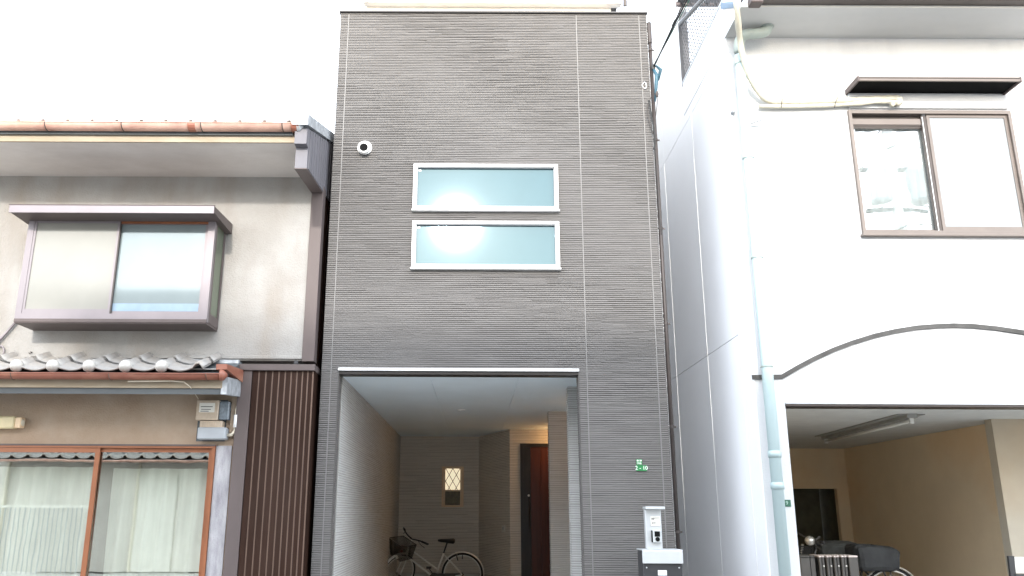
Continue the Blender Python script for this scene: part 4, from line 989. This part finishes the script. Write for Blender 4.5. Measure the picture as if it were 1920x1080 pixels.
# cables in the gap
A = Vector((1.955, -.02, 5.87)); Bq = aty(1287, -4, -1.0); D_ = (Bq - A)
cb_ = thing('overhead_cable', 'black and green service cables rising from the top of the brown drainpipe', 'cable', tuple(A))
for off, m, r in ((0, M['cable'], .009), (.03, M['greencable'], .005), (-.022, M['cable'], .006)):
    pts = []
    for i in range(24):
        t = i / 23 * 5; s_ = -.012 * t * (5 - t) * .6
        pts.append(A + D_ * t + Vector((off * (.3 + min(t, 1.0)), 0, s_ + (off * .8 if t > 0 else 0))))
    b = MB(); b.tube(pts, r, 6); b.build('wire', m, cb_, True)
b = MB(); b.tube([A + D_ * .62, A + D_ * .70], .016, 8); b.build('splice', M['cable'], cb_)
b = MB(); b.tube([A + Vector((0, 0, -.02)), A + Vector((.03, -.02, -.11)), A + Vector((.02, -.01, -.22)), A + Vector((.0, 0, -.42))], [.014, .022, .020, .008], 8); b.build('sleeve', M['teal'], cb_, True)
b = MB(); b.tube([A + Vector((.03, 0, .02)), A + Vector((.075, -.02, -.04)), A + Vector((.05, 0, -.16))], [.012, .022, .010], 8); b.build('sleeve', M['teal'], cb_, True)
b = MB(); b.lathe([(.02, -.03), (.026, 0), (.02, .03)], A, 'Z', 10); b.build('insulator', M['charcoal'], cb_)
lw = thing('loose_wires', 'loose thin wires hanging round the brown drainpipe below the teal sleeve', 'wire', (1.93, 0, 5.2))
for k, (a, m) in enumerate((([(1222, 180), (1213, 200), (1216, 225), (1225, 250), (1227, 270)], 'tie'), ([(1226, 175), (1231, 178), (1233, 190), (1229, 220), (1226, 245)], 'tie'), ([(1216, 188), (1219, 200), (1224, 230), (1229, 262), (1226, 280)], 'cable'), ([(1227, 270), (1231, 320), (1236, 400), (1240, 440)], 'cable'))):
    b = MB(); b.tube(smooth([aty(x, y, -.035 - .01 * k) for x, y in a], 2), .0045 if k != 2 else .008, 5); b.build('wire', M[m], lw, True)
b = MB(); p = aty(1232, 176, -.05); b.lathe([(.012, -.035), (.018, 0), (.010, .03)], p, 'Z', 8); b.build('clip', M['tie'], lw)
b = MB(); p = aty(1208, 160, -.02); b.tube([(p.x + .022 * math.cos(t), -.02, p.z + .038 * math.sin(t) * (1 + .4 * math.cos(t))) for t in [i * math.pi / 8 for i in range(16)]], .004, 5, closed=True)
tag(b.build('cable_coil', M['sticker'], None, True), 'small white coil of wire on the siding next to the teal cable sleeve', 'cable')

# garage contents -----------------------------------------------------------
tl_ = thing('garage_tube_light', 'unlit fluorescent batten slanting across the garage ceiling of the white house', 'light', (4.7, 2, GH[2]))
z = GH[2]
e0 = atz(1548, 829, z - .08); e1 = atz(1712, 790, z - .08)
dirv = Vector((e1.x - e0.x, e1.y - e0.y, 0)); ln = dirv.length; dirv.normalize(); sdv = Vector((-dirv.y, dirv.x, 0))
def bar(mb, s0, s1, o0, o1, z0, z1):
    P0 = Vector((e0.x, e0.y, 0))
    pts = [P0 + dirv * s0 + sdv * o0, P0 + dirv * s1 + sdv * o0, P0 + dirv * s1 + sdv * o1, P0 + dirv * s0 + sdv * o1]
    mb.prism([(p.x, p.y, z0) for p in pts], (0, 0, z1 - z0))
b = MB(); bar(b, 0, ln, -.05, .05, z - .045, z - .001); b.build('batten', M['fix'], tl_)
b = MB(); bar(b, .02, ln - .02, -.14, .14, z - .012, z - .003); b.build('reflector', M['fix'], tl_)
b = MB(); P0 = Vector((e0.x, e0.y, z - .075)); b.tube([P0 + dirv * .05, P0 + dirv * (ln - .05)], .016, 8); b.build('tube', M['tube'], tl_, True)
for s_ in (.02, ln - .05):
    b = MB(); bar(b, s_, s_ + .03, -.02, .02, z - .10, z - .046); b.build('lamp_holder', M['tube'], tl_)

def make_bicycle(name, label, org, steer, lean, dark=False, scale=1.0):
    """bicycle heading -x; rear hub above org"""
    root = thing(name, label, 'bicycle', org, 'bicycles')
    tubeM = M['bike_paint'] if not dark else M['gate']
    T0 = Matrix.Translation(Vector(org)) @ Matrix.Rotation(lean, 4, 'X') @ Matrix.Scale(scale, 4)
    fx = -1.03; ha = R(20)                                   # head angle from vertical
    hub_r = Vector((0, 0, .335)); hub_f = Vector((fx, 0, .335))
    head_b = Vector((fx + .125, 0, .60)); head_t = head_b + Vector((math.sin(ha), 0, math.cos(ha))) * .16
    ax_ = (head_t - head_b).normalized()
    T1 = T0 @ Matrix.Translation(head_b) @ Matrix.Rotation(steer, 4, ax_) @ Matrix.Translation(-head_b)
    def put(mb, nm, m, par, T, smooth_=True):
        mb.v = [tuple(T @ Vector(v)) for v in mb.v]
        return mb.build(nm, m, par, smooth_)
    bb = Vector((-.44, 0, .28)); seat_t = Vector((-.30, 0, .66))
    b = MB(); b.tube([head_b + ax_ * .02, bb + Vector((-.04, 0, .02)), bb], .015, 8); b.tube([head_t - ax_ * .02, bb + (seat_t - bb) * .32], .013, 8)
    b.tube([bb, seat_t], .0145, 8); b.tube([head_b - ax_ * .01, head_t + ax_ * .01], .019, 10)
    for s_ in (1, -1):
        b.tube([seat_t - Vector((0, 0, .02)), hub_r + Vector((0, .06 * s_, 0))], .008, 6); b.tube([bb, hub_r + Vector((0, .06 * s_, 0))], .009, 6)
    fr_ = put(b, 'frame', tubeM, root, T0)
    def wheel(hub, T, nm):
        b = MB(); n = 40
        b.tube([hub + Vector((.315 * math.cos(2 * math.pi * i / n), 0, .315 * math.sin(2 * math.pi * i / n))) for i in range(n)], .017, 8, closed=True)
        wh_ = put(b, nm, M['rubber'], root, T)
        b = MB(); b.tube([hub + Vector((.292 * math.cos(2 * math.pi * i / n), 0, .292 * math.sin(2 * math.pi * i / n))) for i in range(n)], .010, 6, closed=True)
        put(b, 'rim', M['bike_paint'], wh_, T)
        b = MB()
        for i in range(32):
            a = 2 * math.pi * i / 32; s_ = .03 if i % 2 else -.03
            b.tube([hub + Vector((.02 * math.cos(a + 1), s_, .02 * math.sin(a + 1))), hub + Vector((.288 * math.cos(a), 0, .288 * math.sin(a)))], .0014, 3)
        put(b, 'spokes', M['chrome'], wh_, T, False)
        b = MB(); b.lathe([(.012, -.06), (.022, -.04), (.018, 0), (.022, .04), (.012, .06)], hub, 'Y', 10); put(b, 'hub', M['gate'], wh_, T)
        return wh_
    wheel(hub_r, T0, 'rear_wheel'); wheel(hub_f, T1, 'front_wheel')
    def fender(hub, a0, a1, T, nm):
        b = MB(); n = 22; V = []
        for i in range(n + 1):
            a = a0 + (a1 - a0) * i / n
            for (dy, dr) in ((-.028, -.012), (-.018, 0), (.018, 0), (.028, -.012)):
                r = .350 + dr; V.append(hub + Vector((r * math.cos(a), dy, r * math.sin(a))))
        F = [(4 * i + k, 4 * i + k + 1, 4 * i + 5 + k, 4 * i + 4 + k) for i in range(n) for k in range(3)]
        b.add(V, F); return put(b, nm, M['bike_paint'], root, T)
    fender(hub_r, R(-15), R(165), T0, 'rear_fender'); fender(hub_f, R(60), R(150), T1, 'front_fender')
    b = MB()
    for s_ in (1, -1): b.tube([hub_f + Vector((0, .05 * s_, 0)), hub_f + Vector((.09, .05 * s_, .20)), head_b + Vector((-.005, .035 * s_, 0)), head_b], .010, 7)
    b.tube([head_t, head_t + ax_ * .13], .011, 8); put(b, 'fork', tubeM, root, T1)
    hb = head_t + ax_ * .13
    b = MB(); b.tube(smooth([hb, hb + Vector((-.03, .10, .04)), hb + Vector((-.01, .20, .06)), hb + Vector((.03, .27, .05))], 1), .011, 8); b.tube(smooth([hb, hb + Vector((-.03, -.10, .04)), hb + Vector((-.01, -.20, .06)), hb + Vector((.03, -.27, .05))], 1), .011, 8)
    hbar = put(b, 'handlebar', M['vinyl'], root, T1)
    for s_ in (1, -1):
        b = MB(); b.tube([hb + Vector((.015, .235 * s_, .053)), hb + Vector((.065, .345 * s_, .040))], .017, 8); put(b, 'grip', M['vinyl'], hbar, T1)
        b = MB(); b.tube([hb + Vector((-.02, .19 * s_, .05)), hb + Vector((.0, .24 * s_, .0)), hb + Vector((.03, .31 * s_, -.03))], .005, 5); put(b, 'brake_lever', M['gate'], hbar, T1)
    b = MB(); st_ = seat_t + Vector((.055, 0, .17)); b.tube([seat_t, st_], .013, 8); put(b, 'seat_post', M['vinyl'], root, T0)
    b = MB(); V = []; prof = [(-.15, .012, .018), (-.10, .03, .03), (-.03, .045, .036), (.04, .085, .045), (.10, .10, .05), (.125, .07, .03)]
    for (x, wd, hh) in prof:
        for k in range(10):
            a = 2 * math.pi * k / 10; zz_ = math.sin(a); V.append(st_ + Vector((x, wd * math.cos(a), .035 + (hh * .45 if zz_ > 0 else hh * 1.2) * zz_)))
    F = [(i * 10 + k, i * 10 + (k + 1) % 10, (i + 1) * 10 + (k + 1) % 10, (i + 1) * 10 + k) for i in range(5) for k in range(10)] + [tuple(range(10)), tuple(range(50, 60))]
    b.add(V, F); put(b, 'saddle', M['vinyl'], root, T0)
    b = MB(); b.lathe([(.085, -.045), (.085, -.04), (.02, -.04)], bb, 'Y', 24); b.tube([bb + Vector((0, -.06, 0)), bb + Vector((.10, -.07, -.13))], .008, 6); b.tube([bb + Vector((0, .05, 0)), bb + Vector((-.10, .07, .13))], .008, 6)
    b.box(bb.x + .06, bb.x + .14, -.13, -.07, bb.z - .145, bb.z - .12); b.box(bb.x - .14, bb.x - .06, .07, .13, bb.z + .12, bb.z + .145); put(b, 'crankset', M['gate'], root, T0, False)
    b = MB(); b.prism([bb + Vector((-.08, -.052, .04)), bb + Vector((.0, -.052, .07)), hub_r + Vector((0, -.052, .025)), hub_r + Vector((.03, -.052, 0)), hub_r + Vector((0, -.052, -.025)), bb + Vector((0, -.052, -.01)), bb + Vector((-.08, -.052, -.01))], (0, .012, 0)); put(b, 'chain_guard', M['gate'], root, T0, False)
    b = MB(); b.tube([hub_r + Vector((0, -.08, 0)), hub_r + Vector((.08, -.16, -.31))], .009, 6); put(b, 'kickstand', M['gate'], root, T0)
    b = MB(); b.tube([hub_r + Vector((-.09, 0, .31)), hub_r + Vector((-.09, -.04, .28)), hub_r + Vector((-.07, -.05, .22))], .010, 6); b.tube([hub_r + Vector((.0, 0, .30)), hub_r + Vector((.0, -.03, .24))], .009, 6); put(b, 'ring_lock', M['gate'], root, T0)
    # basket: wire cage
    bc = hb + Vector((-.20, 0, -.10))
    b = MB(); rings = []
    for j in range(15):
        t = j / 14; wx_, wy_ = .10 + .035 * t, .135 + .05 * t; z_ = -.15 + .24 * t
        rings.append([bc + Vector((sx * wx_ + (0.02 if sx > 0 else 0), sy * wy_, z_ + (.03 * t if sx < 0 else 0))) for sx, sy in ((-1, -1), (1, -1), (1, 1), (-1, 1))])
    for j, rg in enumerate(rings): b.tube(rg, .007 if j == 14 else .0036, 4, closed=True)
    for c_ in range(4):
        for q in range(13):
            u = q / 13
            b.tube([rings[j][c_] * (1 - u) + rings[j][(c_ + 1) % 4] * u for j in (0, 14)], .0036, 4)
    for q in range(8):
        u = q / 8; b.tube([rings[0][0] * (1 - u) + rings[0][1] * u, rings[0][3] * (1 - u) + rings[0][2] * u], .0028, 4)
    put(b, 'basket', M['vinyl'], root, T1, False)
    b = MB(); b.lathe([(.001, -.05), (.03, -.045), (.036, 0), (.02, .04)], hub_f + Vector((-.05, -.05, .33)), 'X', 12); put(b, 'headlamp', M['card'], root, T1)
    b = MB(); b.box(hub_f.x + .01, hub_f.x + .05, -.02, .02, .70, .73); put(b, 'reflector', M['red'], root, T1)
    return root, T0, T1
rh = aty(867, 1075.5, 5.75)
bk, T0, T1 = make_bicycle('bicycle', 'silver city bicycle with a dark wire basket at the back of the carport', (rh.x, 5.75, rh.z - .335), R(42), R(9))
# a crumpled cloth in its basket bottom
b = MB(); b.lathe([(.02, -.02), (.09, -.015), (.10, .01), (.05, .03)], tuple(T1 @ Vector((-1.03 + .125 + .06 - .17, 0, .60 + .16 + .02))), 'Z', 9)
tag(b.build('cloth', mat('crumpled_cloth', (.22, .16, .14), .9, var=.3, vscale=(30, 30, 30)), None, True), 'crumpled brownish cloth lying in the bottom of the bicycle basket', 'cloth')

g0 = aty(1672, 1096, 1.6)
bk2, T0, T1 = make_bicycle('bicycle', 'dark bicycle with a covered rear basket, parked in the white garage behind the folded gate', (g0.x - .02, 1.6, GZ), R(-20), R(3), True)
c0 = T0 @ Vector((-.06, 0, .93))
def blob(mb, cx, cy, cz, sx, sy, sz, n=18, m=9, sq=.45, seed=1):
    r_ = random.Random(seed); V = []
    for j in range(m + 1):
        ph = -math.pi / 2 + math.pi * j / m
        for i in range(n):
            th = 2 * math.pi * i / n
            f = lambda v, e: math.copysign(abs(v) ** e, v)
            q = 1 + r_.uniform(-.04, .04)
            V.append((cx + sx * f(math.cos(ph), sq) * f(math.cos(th), sq) * q, cy + sy * f(math.cos(ph), sq) * f(math.sin(th), sq) * q, cz + sz * f(math.sin(ph), sq) * q))
    F = [(j * n + i, j * n + (i + 1) % n, (j + 1) * n + (i + 1) % n, (j + 1) * n + i) for j in range(m) for i in range(n)]
    mb.add(V, F)
p = aty(1636, 1048, 1.6)
b = MB(); blob(b, p.x, 1.6, p.z + .01, .25, .20, .14, 22, 10, .40, 3)
for v in range(len(b.v)):
    x, y, z = b.v[v]
    if z > p.z + .05: b.v[v] = (x + .10 * (x - p.x), y, z + .12 * (p.x + .05 - x) * (1 if x > p.x else .6))
tag(b.build('basket_cover', M['cover'], None), 'black waterproof cover pulled over a rear bicycle basket in the garage', 'cover')
p = aty(1568, 1032, 1.9)
b = MB(); blob(b, p.x, 1.9, p.z - .02, .26, .22, .13, 20, 8, .6, 5)
tag(b.build('grey_cover', M['cover_g'], None), 'low dark grey cloth bundle between the handlebars and the black basket cover', 'cover')
# second set of handlebars with a lamp at the left of the opening
p = aty(1512, 1012, 1.5)
sb = thing('bicycle', 'bicycle handlebars with a round lamp showing above the folded gate', 'bicycle', (p.x, 1.5, GZ), 'bicycles')
b = MB(); b.tube(smooth([aty(1497, 1000, 1.6), aty(1512, 1009, 1.5), aty(1528, 1015, 1.45), aty(1542, 1022, 1.4)], 1), .011, 7); b.build('handlebar', M['gate'], sb, True)
b = MB(); q = aty(1518, 1014, 1.42); b.lathe([(.001, -.05), (.045, -.045), (.055, -.01), (.04, .05), (.01, .07)], q, 'Y', 14); b.build('lamp', M['chrome'], sb, True)
b = MB(); b.tube([aty(1505, 1020, 1.5), aty(1503, 1036, 1.5), (p.x - .05, 1.5, .2)], .013, 7); b.build('stem', M['chrome'], sb, True)
b = MB(); n = 30; hc = Vector((p.x - .05, 1.5, GZ + .33)); b.tube([hc + Vector((.31 * math.cos(2 * math.pi * i / n) * .5, .31 * math.cos(2 * math.pi * i / n) * .8, .31 * math.sin(2 * math.pi * i / n))) for i in range(n)], .018, 7, closed=True); b.build('front_wheel', M['rubber'], sb, True)
b = MB(); b.tube([aty(1530, 1012, 1.4), aty(1537, 1006, 1.4)], .013, 6); b.build('bell', M['gate'], sb)

# folded accordion gate
GY = .30
p0 = aty(1499, 1041, GY); p1 = aty(1609, 1046, GY)
fgx = thing('folded_gate', 'folded accordion gate of dark vertical slats with a pale top, standing in the garage mouth', 'gate', (p0.x, GY, GZ))
edges = [1499, 1519, 1534, 1541, 1548, 1555, 1562, 1569, 1576, 1583, 1590, 1609]
for i in range(len(edges) - 1):
    a = aty(edges[i], 1045, GY).x + .004; c = aty(edges[i + 1], 1045, GY).x - .004
    if i == 1: c -= .02
    zt2 = aty(edges[i], 1044, GY).z + .012
    y = GY + (.02 if i % 2 else 0)
    b = MB(); b.box(a, c, y, y + .24, GZ + .03, zt2 - .02, .006); b.build('slat', M['gate'], fgx)
    b = MB(); b.box(a, c, y - .004, y + .244, zt2 - .0195, zt2, .006); b.build('slat_cap', M['gate_top'] if i > 1 else M['gate'], fgx)
    if 2 < i < 11 and i % 2:
        b = MB(); b.lathe([(.001, -.006), (.008, -.005), (.009, 0)], ((a + c) / 2, y, zt2 - .10), 'Y', 8); b.build('rivet', M['chrome'], fgx)
b = MB(); b.box(p0.x, p1.x, GY + .05, GY + .19, GZ, GZ + .028); b.build('base_rail', M['gate'], fgx)

# folding chair at the right edge
cy = .15
p = aty(1885, 1042, cy); q = aty(1918, 1040, cy)
fc = thing('folding_chair', 'black framed folding chair with a white back slat at the right edge of the garage', 'chair', (p.x + .2, cy, GZ))
for (x, w2) in ((p.x, .055), (p.x + .19, .055)):
    b = MB(); b.prism([(x, cy, GZ), (x + w2 * .6, cy, GZ), (x + w2, cy - .05, p.z), (x, cy - .05, p.z)], (0, .03, 0)); b.build('leg', M['charcoal'], fc)
b = MB(); b.box(p.x + .056, p.x + .189, cy - .03, cy - .015, p.z - .16, p.z - .01, .004); b.build('backrest', M['card'], fc)
b = MB(); b.box(p.x + .04, p.x + .21, cy - .05, cy - .012, p.z - .20, p.z - .165, .004); b.build('cross_bar', M['charcoal'], fc)
b = MB(); b.box(p.x + .01, p.x + .40, cy - .0, cy + .36, .22, .25, .006); b.build('seat', M['charcoal'], fc)
for x in (p.x + .02, p.x + .36):
    b = MB(); b.prism([(x, cy + .33, GZ), (x + .03, cy + .33, GZ), (x + .03, cy + .04, .22), (x, cy + .04, .22)], (0, .03, 0)); b.build('leg', M['charcoal'], fc)

# ================================================================== houses across the street (they shade the street and show in the glass)
def opposite(x0, x1, h, m, eave, label):
    yf = -10.4
    o = thing('opposite_house', label, 'house', ((x0 + x1) / 2, yf, GZ), 'houses across the street')
    f = lambda u, v, d: (u, yf - d, v)
    wins = [(x0 + .6, x0 + 2.1, 3.0, 4.2), (x0 + 2.9, min(x1 - .4, x0 + 4.3), 3.0, 4.2)]
    b = MB(); wall(b, f, x0, x1, GZ, h, wins, .15); b.build('front_wall', m, o)
    b = MB(); b.box(x0, x1, yf - 6, yf - .6, GZ, h - .05); b.build('body', M['room'], o)
    for (a, c, d, e) in wins:
        b = MB(); wall(b, f, a, c, d, e, [(a + .05, (a + c) / 2 - .02, d + .05, e - .05), ((a + c) / 2 + .02, c - .05, d + .05, e - .05)], .06); wn = b.build('window', M['mauve_light'], o)
        b = MB(); b.box(a + .04, c - .04, yf - .04, yf - .035, d + .04, e - .04); b.build('pane', M['side_glass'], wn)
    b = MB(); b.box(x0 - .1, x1 + .1, yf - 6, yf + .45, h, h + .12); b.build('roof', M['slate'], o)
    for q in range(3):
        xq = x0 + .3 + q * (x1 - x0 - .6) / 2
        b = MB(); b.tube([(xq, yf + .06, GZ), (xq, yf + .06, h)], .035, 8); b.build('drainpipe', M['pvc'], o)
    for q in range(22):
        b = MB(); b.box(x0 + .1 + q * .1, x0 + .115 + q * .1, yf + .5, yf + .52, GZ, 1.15); b.build('fence_bar', M['grey_box'], o)
    b = MB(); b.box(x0 + .05, x0 + 2.35, yf + .49, yf + .53, 1.151, 1.20); b.build('fence_rail', M['wall_cream'], o)
    b = MB(); b.box(x0 + 3.1, x0 + 3.95, yf, yf + .05, GZ, 1.85); b.build('door', M['wall_cream'], o)
    if eave:
        b = MB(); b.prism([(x0, yf, 2.47), (x0, yf + .7, 2.14), (x0, yf + .7, 2.08), (x0, yf, 2.32)], (x1 - x0, 0, 0)); ev = b.build('eave', M['slate'], o)
        k = 0; x = x0
        while x < x1 - .3:
            place(tl, 'eave_tile', ev, (x + .3, yf + .74, 2.17), (math.atan(.33), 0, math.pi)); place(tl, 'eave_tile', ev, (x + .3, yf + .48, 2.26), (math.atan(.33), 0, math.pi)); x += .337
        gutter('gutter', x0, x1, yf + .80, 2.12, .05, M['copper'], ev)
    return o
opposite(-10.4, -4.2, 5.6, M['opp1'], True, 'beige house across the street with tiled lower eave, mirrored in the big ground-floor window')
opposite(-4.15, 1.6, 6.3, M['opp2'], True, 'grey house across the street facing the carport, behind the viewer')
opposite(1.65, 9.0, 5.6, M['opp1'], False, 'flat fronted beige house across the street facing the white garage')

up = thing('utility_pole', 'concrete utility pole with wires across the street, mirrored in the upstairs window', 'utility pole', (9.4, -10.0, GZ))
b = MB(); b.tube([(9.4, -10.0, GZ), (9.4, -10.0, 11)], [.16, .11], 12); b.build('pole', M['concrete'], up, True)
for z in (7.6, 8.6, 9.6):
    b = MB(); b.box(8.7, 10.1, -10.05, -9.95, z, z + .08); b.build('crossarm', M['mesh'], up)
for k, x in enumerate((8.95, 9.85)):
    b = MB(); b.lathe([(.2, 0), (.24, .05), (.24, .75), (.18, .85)], (x, -9.8, 7.75), 'Z', 14); b.build('transformer', M['grey_box'], up)
for k, (y, z) in enumerate(((-10.2, 7.9), (-9.9, 8.7), (-9.7, 9.1), (-10.1, 9.7), (-9.6, 7.2))):
    b = MB(); b.tube([(9.4 - 5 * i / 16, y - 14 * i / 16, z - .5 * math.sin(math.pi * i / 16)) for i in range(17)], .014, 5); b.tube([(9.4 + 15 * i / 8, y, z - .4 * math.sin(math.pi * i / 8)) for i in range(9)], .014, 5)
    b.build('wire', M['cable'], up, True)
